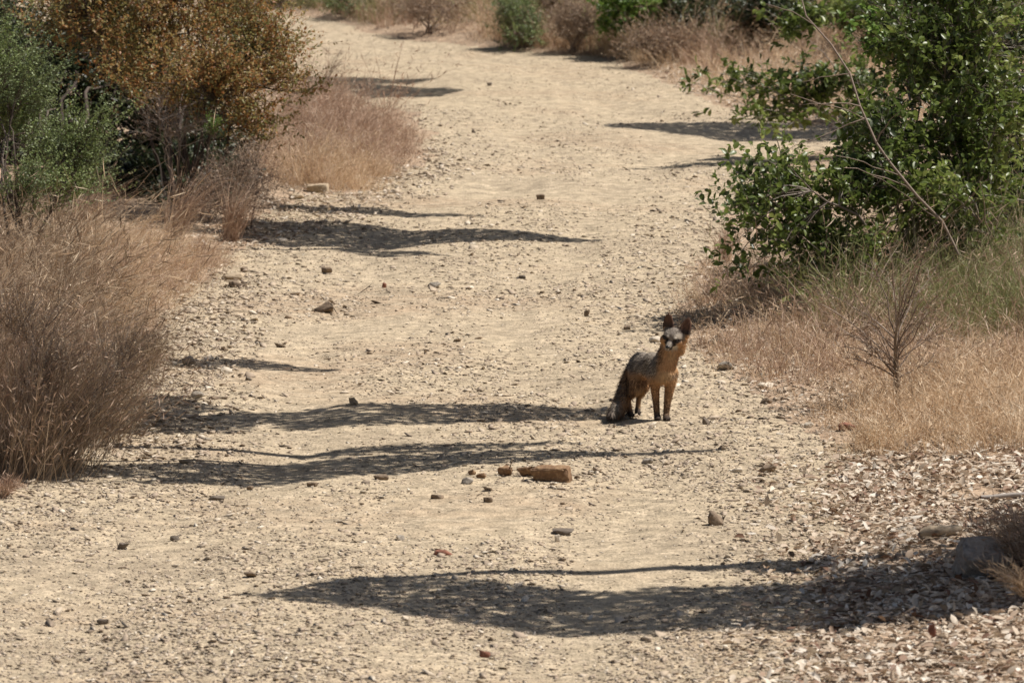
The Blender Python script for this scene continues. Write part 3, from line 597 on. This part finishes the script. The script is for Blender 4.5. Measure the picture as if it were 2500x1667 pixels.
ROCKS = [
 (792, 762, 54, 32, 'brown', 'largest dark brown stone lying alone on the left half of the road', .3, .8),
 (570, 680, 60, 16, 'tan', 'flat pale slab at the left verge, on top of a darker stone', .2, .8),
 (578, 700, 42, 18, 'brown', 'dark stone tucked under the flat pale slab at the left verge', .2, .6),
 (596, 664, 22, 16, 'brown', 'small brown stone just behind the flat pale slab', .0, .8),
 (798, 666, 30, 17, 'brown', 'small brown stone on the road behind the largest dark one', .1, .8),
 (776, 470, 56, 24, 'tan', 'squared tan block at the foot of the pinkish grass mound', .5, .5),
 (720, 487, 44, 18, 'tan', 'tan stone beside the squared block, half in shade', .2, .7),
 (1319, 487, 22, 14, 'brown', 'small squared brown stone alone in the middle of the road', .5, .7),
 (1194, 210, 13, 9, 'dark', 'tiny dark stone far up the road near the bend', .4, .7),
 (1157, 325, 11, 11, 'dark', 'tiny dark stone on the road right of the pinkish grass mound', .4, .7),
 (1345, 1172, 104, 40, 'orange', 'long squared orange-brown rock, largest in the middle of the road', .62, .45),
 (1290, 1160, 60, 26, 'orange', 'orange rock with pale top joined to the long squared one', .3, .6),
 (1232, 1160, 38, 26, 'orange', 'small rounded orange-brown rock left of the pale-topped one', .1, .7),
 (1140, 1180, 34, 17, 'grey', 'greyish stone furthest left in the row with the orange rocks', .1, .7),
 (1176, 1166, 28, 14, 'orange', 'low tan-brown stone between the greyish stone and the orange rocks', .1, .7),
 (1152, 1158, 22, 14, 'orange', 'small tan-brown stone just behind the greyish stone', .1, .7),
 (930, 1170, 40, 14, 'brown', 'flat brown stone at the edge of the thin shadow, left of the orange rocks', .3, .6),
 (1580, 1131, 32, 14, 'grey', 'grey-olive stone just below the tip of the thin shadow', .1, .7),
 (1875, 1152, 48, 20, 'brown', 'dark oval stone on the right side of the road', .1, .7),
 (1800, 1152, 30, 10, 'pale', 'flat pale stone beside the dark oval one', .3, .6),
 (1748, 1280, 44, 38, 'brown', 'pointed dark brown rock on the right part of the road', .1, .7),
 (1374, 1303, 56, 14, 'dark', 'low dark stone in the middle of the foreground road', .2, .7),
 (1362, 1322, 18, 20, 'pale', 'small upright pale stone next to the low dark one', .5, .6),
 (1082, 1353, 50, 15, 'red', 'low reddish-brown stone above the tip of the big shadow', .1, .7),
 (1184, 1603, 30, 18, 'red', 'rust-red stone at the bottom of the photo', .2, .7),
 (1067, 1216, 34, 12, 'brown', 'brown stone on the open road below the orange rocks, to their left', .1, .7),
 (1191, 1225, 24, 14, 'brown', 'small angular brown stone straight below the orange rocks', .4, .7),
 (978, 1318, 22, 14, 'grey', 'small squared grey stone left of centre in the foreground', .4, .7),
 (528, 1219, 46, 13, 'dark', 'dark flat oval stone on the left foreground', .1, .6),
 (302, 1340, 32, 17, 'dark', 'dark squared stone with pale rim, left foreground', .4, .7),
 (426, 1318, 25, 13, 'dark', 'dark squared stone right of the pale-rimmed one', .4, .7),
 (610, 1408, 34, 16, 'brown', 'brown stone on a reddish patch left of the big shadow tip', .1, .7),
 (250, 1522, 32, 14, 'dark', 'dark stone at the lower left, nearest the bottom', .3, .7),
 (762, 1187, 30, 12, 'brown', 'brown stone right under the thick end of the thin shadow', .3, .7),
 (612, 1195, 22, 12, 'brown', 'small brown stone between the dark oval and the thin shadow', .1, .7),
 (462, 892, 42, 26, 'grey', 'grey rounded stone at the left end of the small shadow', .1, .8),
 (553, 912, 34, 20, 'pale', 'pale triangular stone just below the small shadow', .1, .7),
 (482, 972, 32, 20, 'grey', 'grey stone at the upper edge of the wide shadow by the left bank', .1, .7),
 (522, 974, 28, 8, 'brown', 'flat brown stone right of the grey one at the wide shadow', .3, .6),
 (606, 928, 18, 10, 'dark', 'small dark stone right of the pale triangular one', .4, .7),
 (455, 1132, 40, 14, 'tan', 'tan flat stone just above the thin shadow, left side', .2, .7),
 (864, 988, 26, 22, 'tan', 'upright tan stone on the road above the wide shadow', .1, .5),
 (1434, 772, 18, 18, 'brown', 'small dark pointed stone up the road left of the fox', .1, .5),
 (1530, 804, 18, 11, 'brown', 'small dark squared stone behind the fox, to its left', .5, .7),
 (1724, 1036, 20, 20, 'dark', 'small dark pointed stone right of the fox', .1, .6),
 (1600, 835, 34, 15, 'pale', 'yellowish stone half hidden behind the fox', .1, .7),
 (1752, 842, 60, 30, 'brown', 'brown rock in the dry grass right of the fox head', .1, .7),
 (1770, 902, 50, 24, 'grey', 'grey stone at the grass edge right of the fox', .1, .7),
 (1870, 946, 44, 14, 'pale', 'flat pale stone in the grass edge on the right', .3, .6),
 (1870, 985, 34, 16, 'brown', 'dark brown stone below the flat pale one in the grass edge', .1, .7),
 (1975, 1044, 26, 15, 'pale', 'pale squared stone where the golden grass meets the road', .4, .7),
 (2068, 1050, 46, 22, 'red', 'reddish stone in the golden grass edge', .1, .7),
 (2033, 1258, 28, 22, 'orange', 'tan-orange stone at the edge of the leaf litter', .1, .7),
 (1920, 1620, 26, 18, 'dark', 'dark angular stone at the bottom right of the road', .3, .7),
 (2190, 1552, 30, 15, 'pale', 'round pale stone in the litter just below the big shadow', .0, .8),
 (2275, 1560, 22, 40, 'red', 'upright reddish stone in the leaf litter below the big shadow', .2, .5),
 (1275, 680, 20, 9, 'dark', 'small dark squared stone in the middle distance, centre of the road', .4, .7),
 (1060, 700, 36, 13, 'grey', 'low grey stone left of centre in the middle distance', .1, .7),
 (938, 702, 12, 14, 'red', 'tiny reddish pointed stone in the middle distance', .1, .7),
]
for k, (x, y, wp, hp, m, lb, bl, dp) in enumerate(ROCKS): rock(x, y, wp, hp, m, lb, seed=k, blocky=bl, depth=dp, name='rock' if wp > 40 else 'stone', cat='rock' if wp > 40 else 'stone')
# grey boulder and splintered log, lower right
rock(2378, 1405, 120, 92, 'boulder', 'grey flat-topped boulder in the shade at the lower right', name='boulder', cat='boulder', seed=5, blocky=.5, n=18, depth=.8, sink=.1).rotation_euler = (.55, .12, .3)
c = G(2290, 1318); root = empty('broken_log', c)
A_ = c + np.array([-.085, 0, .03]); B_ = c + np.array([.11, .02, .045])
P = curve_pts(A_[None], B_[None], 9, 0, .03); b = Bag(); b.add(*tubes(P, (np.array([.012, .024, .027, .026, .028, .027, .026, .024, .021]) * rng.uniform(.9, 1.1, 9))[None], 9)); b.build('bark', RM['tan'], root, c)
b = Bag(); nrm = norm((B_ - A_)[None])[0]; b.add(*tubes(np.array([[B_ - nrm * .004, B_ + nrm * .002, B_ + nrm * .004]]), np.array([[.0195, .018, .001]]), 9)); b.build('broken_end', RM['orange'], root, c)
tag(root, 'short pale broken log with an orange end, lying beside the grey boulder', 'log')
c = G(2460, 1225); root = empty('dry_stick', c)
P = curve_pts((c + np.array([-.13, 0, .02]))[None], (c + np.array([.2, .05, .05]))[None], 7, 0, .04); b = Bag(); b.add(*tubes(P, np.full((1, 7), .012), 7)); b.build('stick', M_GREY, root, c)
tag(root, 'pale weathered stick lying on the leaf litter at the right edge', 'stick')

# ------------------------------------------------------------------ shade trees whose crowns hang above the frame
def shade_tree(label, trunk, feet, seed, crown_extra=None):
    tx, ty = trunk; base = np.array([tx, ty, float(hgt([[tx, ty]])[0])]); root = empty('oak_tree', base)
    top = base + np.array([0, 0, 3.6]); st = Bag(); lf = Bag()
    cents = []
    for (poly, dens, z0, z1, thr) in feet:
        Q = flat(*np.array(poly, float).T); lo, hi = Q.min(0), Q.max(0)
        area = .5 * abs(np.dot(Q[:, 0], np.roll(Q[:, 1], 1)) - np.dot(Q[:, 1], np.roll(Q[:, 0], 1)))
        n = int(area * dens / .0016); out = []
        while sum(map(len, out)) < n:
            p = rng.uniform(lo, hi, (n * 3 + 500, 2)); s_ = poly_sd(p, Q) + .12 * (fbm(p[:, 0] * 4, p[:, 1] * 4, seed=seed) - .5)
            p = p[(s_ < 0) & (fbm(p[:, 0] * 3, p[:, 1] * 1.6, seed=seed + 3, o=3) > thr)]; out.append(p)
        p = np.concatenate(out)[:n]; z = rng.uniform(z0, z1, n) ; P = np.column_stack([p, np.zeros(n)]) + SDIR * (z / SDIR[2])[:, None]
        ln = rng.uniform(.05, .08, n); lf.add(*leaves(P, rnd_dir(n), rnd_dir(n) + np.array([0, 0, .8]), ln, ln * .6, .2, True))
        # twigs and limbs threading that foliage
        k = max(6, n // 60); q = P[rng.integers(0, n, k)]; cen = P.mean(0); cents.append(cen)
        far_end = P[np.argmax(np.abs(P[:, 0] - tx))]; near_end = P[np.argmin(np.abs(P[:, 0] - tx))]
        limb = np.concatenate([curve_pts(top[None], near_end[None], 6, .1, .04), curve_pts(near_end[None], (near_end + (far_end - near_end) * .8)[None], 6, 0, .05)[:, 1:]], 1)
        st.add(*tubes(limb, np.linspace(.07, .012, 11)[None], 7))
        lp = limb[0, 3:]; A = lp[np.linalg.norm(q[:, None] - lp[None], axis=2).argmin(1)]
        st.add(*tubes(curve_pts(A, q, 5, .05, .05), np.linspace(.008, .002, 5)[None] * np.ones((k, 1)), 4))
    # trunk and own crown
    tr = curve_pts(base[None], top[None], 8, 0, .03); st2 = Bag(); st2.add(*tubes(tr, np.linspace(.2, .1, 8)[None], 10)); st2.build('trunk', M_BARK, root, base)
    cc = top + np.array([math.copysign(1.0, tx), 0, 1.4]); n = 3500; u = rnd_dir(n) * rng.random((n, 1)) ** .4; P = cc + u * np.array([1.3, 1.3, 1.2])
    P = P[fbm(P[:, 0] * 1.5, P[:, 1] * 1.5, P[:, 2] * 1.5, seed=seed) > .45]; n = len(P); ln = rng.uniform(.05, .08, n)
    lf.add(*leaves(P, rnd_dir(n), rnd_dir(n) + np.array([0, 0, .8]), ln, ln * .6, .2, True))
    k = 60; q = P[rng.integers(0, n, k)]; st.add(*tubes(curve_pts(np.repeat(top[None], k, 0), q, 6, .1, .05), np.linspace(.02, .004, 6)[None] * np.ones((k, 1)), 5))
    st.build('limbs', M_BARK, root, base); lf.build('crown', M_GREENLEAF, root, base)
    tag(root, label, 'tree')
shade_tree('oak tree on the right bank whose crown shades the foreground road', (4.6, 25.2), [
    ([(830, 1408), (1100, 1412), (1500, 1432), (2000, 1425), (2350, 1400), (2550, 1380), (2560, 1500), (2300, 1530), (2000, 1548), (1750, 1550), (1400, 1538), (1180, 1520), (950, 1490), (850, 1460)], 4.3, 3.4, 4.6, 0.17),
    ([(540, 1448), (700, 1442), (880, 1410), (900, 1480), (720, 1462)], 4.3, 3.4, 3.8, 0.13),
    ([(2000, 1400), (2600, 1372), (2600, 1500), (2300, 1535), (2000, 1540)], 3.5, 3.4, 4.6, .2),
    ([(1600, 1385), (1900, 1372), (2250, 1356), (2600, 1350), (2600, 1400), (2300, 1400), (1900, 1400)], 3.2, 3.4, 4.2, 0.35)], 11)
shade_tree('oak tree on the left bank whose boughs throw the thin shadow bands by the fox', (-5.0, 30.5), [
    ([(-200, 1130), (200, 1140), (520, 1130), (900, 1112), (1300, 1098), (1700, 1100), (1790, 1104), (1500, 1112), (1150, 1138), (800, 1160), (450, 1178), (100, 1180), (-200, 1190)], 4.1, 2.6, 3.5, 0.23),
    ([(700, 1108), (900, 1090), (1250, 1080), (1450, 1076), (1250, 1092), (900, 1106)], 3.5, 2.6, 3.2, 0.23),
    ([(250, 1000), (500, 1010), (800, 990), (1100, 984), (1480, 986), (1500, 1012), (1150, 1032), (800, 1042), (500, 1050), (200, 1060)], 3.5, 2.6, 3.6, 0.31),
    ([(200, 960), (420, 968), (560, 1000), (400, 1020), (200, 1030)], 3.5, 2.6, 3.6, 0.23),
    ([(400, 882), (600, 876), (760, 882), (850, 894), (640, 902), (420, 898)], 3.5, 2.7, 3.4, 0.25)], 23)
shade_tree('oak tree on the left bank whose bough shades the road before the bend', (-6.2, 39.5), [
    ([(560, 540), (700, 540), (1000, 556), (1300, 568), (1490, 582), (1300, 590), (1050, 592), (900, 606), (700, 605), (560, 590)], 4.6, 2.6, 3.7, 0.23),
    ([(850, 604), (1000, 612), (1090, 624), (950, 628), (800, 612)], 3.2, 2.6, 3.2, 0.23),
    ([(640, 500), (800, 502), (960, 508), (1180, 530), (950, 524), (700, 522)], 3.8, 2.6, 3.5, 0.27)], 37)
shade_tree('oak tree behind the rust-coloured shrub with its bough over the far bend', (-7.6, 56.0), [
    ([(700, 184), (900, 188), (1060, 194), (1000, 204), (720, 206)], 3.2, 2.6, 3.6, 0.23),
    ([(700, 208), (900, 204), (1130, 220), (1080, 234), (900, 244), (700, 236)], 3.8, 2.6, 3.8, 0.28),
    ([(560, 58), (680, 60), (700, 70), (690, 80), (560, 78)], 3.8, 2.6, 3.4, 0.23),
    ([(0, 150), (350, 120), (420, 250), (200, 330), (0, 300)], 2.7, 2.8, 4.2, 0.28)], 41)
shade_tree('oak tree right of the bend whose bough shades the road behind the shrub', (7.2, 49.5), [
    ([(1480, 300), (1650, 294), (1900, 300), (2100, 290), (2200, 330), (2000, 345), (1750, 335), (1600, 318), (1500, 312)], 4.1, 2.6, 3.6, 0.26)], 53)

# ------------------------------------------------------------------ fox
def fox():
    O = G(1615, 1026); root = empty('fox', O)
    bm = bmesh.new()
    def ell(c, r, rot=None, seg=20):
        m = Matrix.Translation(Vector(c)) @ (rot.to_4x4() if rot is not None else Matrix.Identity(4)) @ Matrix.Diagonal((*r, 1))
        bmesh.ops.create_uvsphere(bm, u_segments=seg, v_segments=seg // 2 + 2, radius=1, matrix=m)
    def chain(pts, steps=7):
        for (a, ra), (b_, rb) in zip(pts[:-1], pts[1:]):
            a = np.array(a, float); b_ = np.array(b_, float)
            for i in range(steps + 1):
                t = i / steps; r = ra + (rb - ra) * t; ell(a + (b_ - a) * t, (r, r, r), seg=14)
    # trunk, chest and neck
    chain([((.012, .03, .275), .064), ((-.04, .11, .285), .066), ((-.078, .19, .285), .060), ((-.105, .28, .290), .056)], 6)
    ell((.015, .02, .255), (.058, .055, .055)); ell((-.11, .29, .28), (.055, .06, .060))
    chain([((.012, .03, .29), .064), ((.03, .035, .34), .060), ((.048, .03, .39), .055), ((.058, .02, .44), .048)], 5)
    ell((-.05, .10, .315), (.05, .06, .05))
    # fore legs
    chain([((-.033, .045, .26), .042), ((-.034, .04, .215), .033), ((-.034, .05, .16), .0245), ((-.028, .035, .085), .0185), ((-.024, .035, .03), .0165), ((-.022, .015, .016), .019)], 6)
    ell((-.021, .0, .013), (.019, .024, .013))
    chain([((.053, .04, .26), .040), ((.050, .035, .215), .033), ((.041, .03, .15), .0250), ((.031, .02, .085), .0190), ((.026, .015, .03), .0168), ((.026, -.005, .016), .019)], 6)
    ell((.030, -.02, .013), (.020, .026, .013))
    # hind legs: hip, knee, hock, foot
    chain([((-.118, .27, .265), .054), ((-.125, .22, .205), .048), ((-.135, .185, .165), .037), ((-.160, .235, .120), .023), ((-.178, .262, .098), .0155), ((-.172, .20, .045), .0145), ((-.166, .165, .018), .016)], 6)
    ell((-.163, .14, .013), (.018, .026, .013))
    chain([((-.09, .30, .26), .050), ((-.088, .265, .20), .040), ((-.09, .245, .165), .030), ((-.105, .32, .115), .020), ((-.115, .345, .095), .015), ((-.122, .30, .045), .014), ((-.125, .27, .018), .016)], 6)
    ell((-.124, .25, .013), (.018, .026, .013))
    # tail
    chain([((-.140, .325, .29), .026), ((-.168, .335, .23), .026), ((-.195, .30, .15), .031), ((-.213, .23, .085), .038), ((-.230, .15, .052), .040), ((-.250, .08, .038), .033), ((-.276, .03, .024), .018)], 7)
    # head frame
    Fw = norm(np.array([-.24, -.95, -.20])[None])[0]; R_ = np.array([.95, -.19, -.24]); R_ = norm((R_ - Fw * (R_ @ Fw))[None])[0]; U = np.cross(R_, -Fw) ; U = U if U[2] > 0 else -U
    Rm = Matrix((tuple(R_), tuple(-Fw), tuple(U))).transposed(); HC = np.array([.060, .0, .458])
    def H(r, f, u): return HC + R_ * r + Fw * f + U * u
    ell(H(0, 0, .008), (.053, .058, .047), Rm); ell(H(0, .012, -.014), (.057, .045, .036), Rm)
    ell(H(.040, .004, -.024), (.026, .03, .026), Rm); ell(H(-.040, .004, -.024), (.026, .03, .026), Rm)
    for i in range(9):
        t = i / 8; ell(H(0, .035 + .062 * t, -.014 - .012 * t), (.027 - .013 * t, .02, .023 - .0105 * t), Rm, 14)
    ell((.112, .022, .455), (.030, .03, .045)); ell((.100, .025, .41), (.032, .035, .05))
    ell(H(0, .062, -.036), (.014, .034, .008), Rm, 12)                       # lower jaw
    ell(H(.019, .046, .014), (.012, .012, .010), Rm, 12); ell(H(-.019, .046, .014), (.012, .012, .010), Rm, 12)   # brows
    def ear(base, tip, w_, th):
        base = np.array(base); tip = np.array(tip); ax = norm((tip - base)[None])[0]; fr = norm((Fw - ax * (Fw @ ax))[None])[0]; sd_ = np.cross(ax, fr)
        L = np.linalg.norm(tip - base); m = Matrix((tuple(sd_), tuple(fr), tuple(ax))).transposed()
        for i in range(12):
            t = i / 11; ww = w_ * (1 - t ** 2.6) ** .65 * (1.0 - .10 * (1 - t)) + .004
            ell(base + ax * L * t - fr * .004 * math.cos(t * 3), (ww, th * (1.2 - .7 * t), L * .09), m, 12)
            for s_ in (-1, 1): ell(base + ax * L * t * .96 + sd_ * s_ * ww * .75 + fr * .007 * (1 - t), (ww * .22, th, L * .08), m, 10)
        return base, tip, ax, fr
    E1 = ear(H(-.034, -.006, .036), (.037, .008, .588), .030, .006)
    E2 = ear(H(.054, -.008, .020), (.147, .012, .562), .032, .006)
    me = bpy.data.meshes.new('body'); bm.to_mesh(me); bm.free(); o = bpy.data.objects.new('body', me); COL.objects.link(o)
    md = o.modifiers.new('r', 'REMESH'); md.mode = 'VOXEL'; md.voxel_size = .0034; md = o.modifiers.new('s', 'SMOOTH'); md.factor = .6; md.iterations = 3
    dg = bpy.context.evaluated_depsgraph_get(); dg.update(); nm = bpy.data.meshes.new_from_object(o.evaluated_get(dg)); o.modifiers.clear(); o.data = nm; nm.name = 'body'
    n = len(nm.vertices); V = np.empty(n * 3, np.float32); nm.vertices.foreach_get('co', V); V = V.reshape(-1, 3).astype(float)
    Nn = np.empty(n * 3, np.float32); nm.vertices.foreach_get('normal', Nn); Nn = Nn.reshape(-1, 3).astype(float)
    def ss(a, b_, x): t = np.clip((x - a) / (b_ - a), 0, 1); return t * t * (3 - 2 * t)
    def colour(V, Nn):
        x, y, z = V.T; n = len(V); nzv = (fbm(V[:, 0] * 60, V[:, 1] * 60, V[:, 2] * 60, seed=2) - .5)
        GREY = np.array([.24, .205, .165]); ORG = np.array([.46, .26, .125]); TAN = np.array([.46, .30, .16]); WHT = np.array([.56, .50, .41]); DRK = np.array([.035, .027, .022]); DB = np.array([.17, .105, .06])
        C = np.tile(GREY, (n, 1))
        def mixc(C, col, m): m = np.clip(m, 0, 1)[:, None]; return C * (1 - m) + col * m
        # belly and flanks to orange; chest cream
        C = mixc(C, ORG, ss(.265, .215, z + .02 * nzv)); front = ss(-.035, .01, x + .5 * (-y) + .03 + .02 * nzv)
        neck = ss(.24, .27, z) * ss(-.03, .0, x - .35 * (y - .0) + .012 * nzv)
        C = mixc(C, ORG, neck * .95)
        C = mixc(C, DB, ss(.012, .0, x) * ss(.30, .33, z) * ss(.44, .40, z) * neck * .6)
        C = mixc(C, TAN, ss(.045, .02, np.hypot((x - .012) / 1.3, (z - .245))) * ss(.03, .0, y))
        C = mixc(C, TAN, ss(.03, .015, np.abs(x - .055)) * ss(.40, .37, z) * ss(.31, .34, z) * ss(.02, -.01, y) * .7)
        legs = ss(.22, .18, z) * ss(-.08, -.06, x)
        C = mixc(C, DB * 1.25, legs * ss(.20, .10, z)); C = mixc(C, ORG * .8, legs * ss(.008, .02, np.abs(x - .005) - .0) * ss(.07, .14, z) * .8); C = mixc(C, DRK * 1.6, legs * ss(.05, .015, z))
        hind = ss(-.07, -.09, x) * ss(.24, .19, z)
        C = mixc(C, DB * 1.1, hind * .6); C = mixc(C, TAN, hind * ss(-.150, -.135, x) * ss(.19, .14, z) * .8); C = mixc(C, DRK * 1.5, hind * ss(.05, .02, z))
        tail = ss(-.185, -.2, x) * ss(.30, .22, z); C = mixc(C, GREY * 1.15, tail); C = mixc(C, ORG * .75, tail * ss(-.26, -.19, x + .12 * nzv) * .9); C = mixc(C, DRK * 2.6, tail * ss(-.25, -.28, x))
        # head
        L = V - HC; r = L @ R_; f = L @ Fw; u = L @ U; hd = ss(-.055, -.035, u + .3 * f) * ss(.075, .065, np.linalg.norm(L, axis=1) - np.clip(f, 0, .1)); 
        HG = np.array([.20, .17, .14]); C = mixc(C, HG, hd)
        C = mixc(C, ORG * .9, hd * ss(.03, .045, np.abs(r)) * ss(.006, -.012, u)); C = mixc(C, ORG * .9, hd * ss(-.03, -.045, f) * .8)
        C = mixc(C, WHT, .75 * hd * ss(.024, .012, np.hypot((np.abs(r) - .034) / 1.5, (u - .023))) * ss(.0, .02, f))
        C = mixc(C, WHT, hd * ss(-.020, -.028, u) * ss(.052, .03, np.abs(r)))
        C = mixc(C, DRK, hd * ss(.017, .009, np.hypot((np.abs(r) - .029) / 1.9, (u - .002))) * ss(.0, .02, f))
        C = mixc(C, ORG * .9, hd * ss(-.015, -.03, r) * ss(-.004, -.014, u) * ss(.075, .05, f))
        C = mixc(C, DRK, hd * ss(.018, .008, np.hypot((np.abs(r) - .020) / 1., (u + .020))) * ss(.035, .045, f))
        C = mixc(C, HG * 1.2, hd * ss(.015, .008, np.abs(r)) * ss(.03, .045, f))
        C = mixc(C, WHT * .6, hd * .6 * ss(.07, .085, f) * ss(-.034, -.026, u) * ss(.002, .006, np.abs(r)))
        C = mixc(C, DRK, hd * ss(.012, .008, np.hypot(r - .016, (u + .034))) * ss(.06, .07, f))
        # ears
        for (b_, t_, ax, fr), dk in ((E1, .35), (E2, .6)):
            Lr = V - b_; h = Lr @ ax; dd = np.linalg.norm(Lr - h[:, None] * ax, axis=1); e = ss(.008, .018, h) * ss(.04, .034, dd) * (h < .13)
            C = mixc(C, np.array([.125, .068, .045]), e); ins = e * ss(-.1, .3, Nn @ fr); C = mixc(C, DRK * 1.4, ins * ss(.055, .02, h + .01 * nzv) * (dk + .3)); C = mixc(C, DRK * 1.6, e * ss(.012, .022, h) * ss(.036, .024, h) * dk)
        return C
    C = colour(V, Nn); C = C * (1 + .5 * (fbm(V[:, 0] * 220, V[:, 1] * 220, V[:, 2] * 120, seed=8, o=2) - .5))[:, None]
    C *= .96
    ca = nm.color_attributes.new('fur', 'FLOAT_COLOR', 'POINT'); ca.data.foreach_set('color', np.column_stack([C, np.ones(n)]).astype(np.float32).ravel())
    m = bpy.data.materials.new('fox_coat'); nt, N, L, B = nodes(m); a = N.new('ShaderNodeVertexColor'); a.layer_name = 'fur'; L.new(a.outputs[0], B.inputs['Base Color'])
    B.inputs['Roughness'].default_value = .8; B.inputs['Specular IOR Level'].default_value = .15
    nm.materials.clear(); nm.materials.append(m); nm.polygons.foreach_set('use_smooth', np.ones(len(nm.polygons), bool)); o.parent = root
    # fur: strands over the coat
    k = 42000; q = rng.integers(0, n, k); P = V[q]; nr = Nn[q]; x, y, z = P.T
    keep = ~((np.linalg.norm(P - H(0, .03, 0), axis=1) < .045) & (rng.random(k) < .5)); P, nr, q = P[keep], nr[keep], q[keep]; x, y, z = P.T; k = len(P)
    back = norm(np.array([-.45, .75, -.25])[None])[0]; down = np.array([0, 0, -1.]); tl = np.array([-.35, -.35, -.8])
    isT = (x < -.18); isL = (z < .2) & ~isT; isH = z > .40
    flow = np.where(isT[:, None], tl, np.where(isL[:, None], down, np.where(isH[:, None], -Fw * .8 + down * .2, back * .6 + down * .6)))
    ln = np.where(isT, .032, np.where(isL, .009, np.where(isH, .007, .019))) * rng.uniform(.5, 1.2, k)
    ln = np.where(isL & (x < -.06) & (z > .09), .018, ln); ln = np.where((z > .30) & (z < .41), .017, ln); ln = np.where(isH & (z > .50), .004, ln)
    D = norm(flow + nr * .55 + rng.normal(0, .18, (k, 3))); S = norm(np.cross(D, nr + 1e-3)); wd = np.where(isH, .0011, .0016)[:, None]
    V3 = np.stack([P - S * wd, P + S * wd, P + D * ln[:, None]], 1).reshape(-1, 3); F3 = np.arange(3 * k).reshape(-1, 3)
    gz = np.where(C[q].mean(1) < .23, rng.choice([.35, .8, 1.2, 2.3], k, p=[.3, .3, .22, .18]), rng.uniform(.75, 1.3, k)); fc = np.repeat(C[q] * gz[:, None], 3, 0)
    fo = mesh_obj('fur', V3, F3, m, root); ca = fo.data.color_attributes.new('fur', 'FLOAT_COLOR', 'POINT')
    ca.data.foreach_set('color', np.column_stack([fc, np.ones(len(fc))]).astype(np.float32).ravel())
    def blob(name, c, r, mat_):
        b_ = bmesh.new(); bmesh.ops.create_uvsphere(b_, u_segments=16, v_segments=10, radius=1, matrix=Matrix.Translation(Vector(c)) @ Rm.to_4x4() @ Matrix.Diagonal((*r, 1)))
        me_ = bpy.data.meshes.new(name); b_.to_mesh(me_); b_.free(); me_.materials.append(mat_); me_.polygons.foreach_set('use_smooth', np.ones(len(me_.polygons), bool))
        ob = bpy.data.objects.new(name, me_); COL.objects.link(ob); ob.parent = root; return ob
    def plain(nm_, c, r):
        mm = bpy.data.materials.new(nm_); nt, N, L, B = nodes(mm); t = N.new('ShaderNodeTexNoise'); t.inputs['Scale'].default_value = 300
        rr = ramp(N, [tuple(v * .7 for v in c), c]); L.new(t.outputs[0], rr.inputs[0]); L.new(rr.outputs[0], B.inputs['Base Color']); B.inputs['Roughness'].default_value = r; return mm
    me_ = plain('eye_dark', (.012, .008, .006), .12); mn = plain('nose_black', (.01, .009, .009), .3)
    blob('eye', H(-.029, .043, .003), (.0085, .008, .0065), me_); blob('eye', H(.029, .043, .003), (.0085, .008, .0065), me_); blob('nose', H(0, .108, -.022), (.012, .009, .009), mn)
    return tag(root, 'slim grey fox with orange neck standing on the dirt road and looking at the camera', 'fox')
fox()
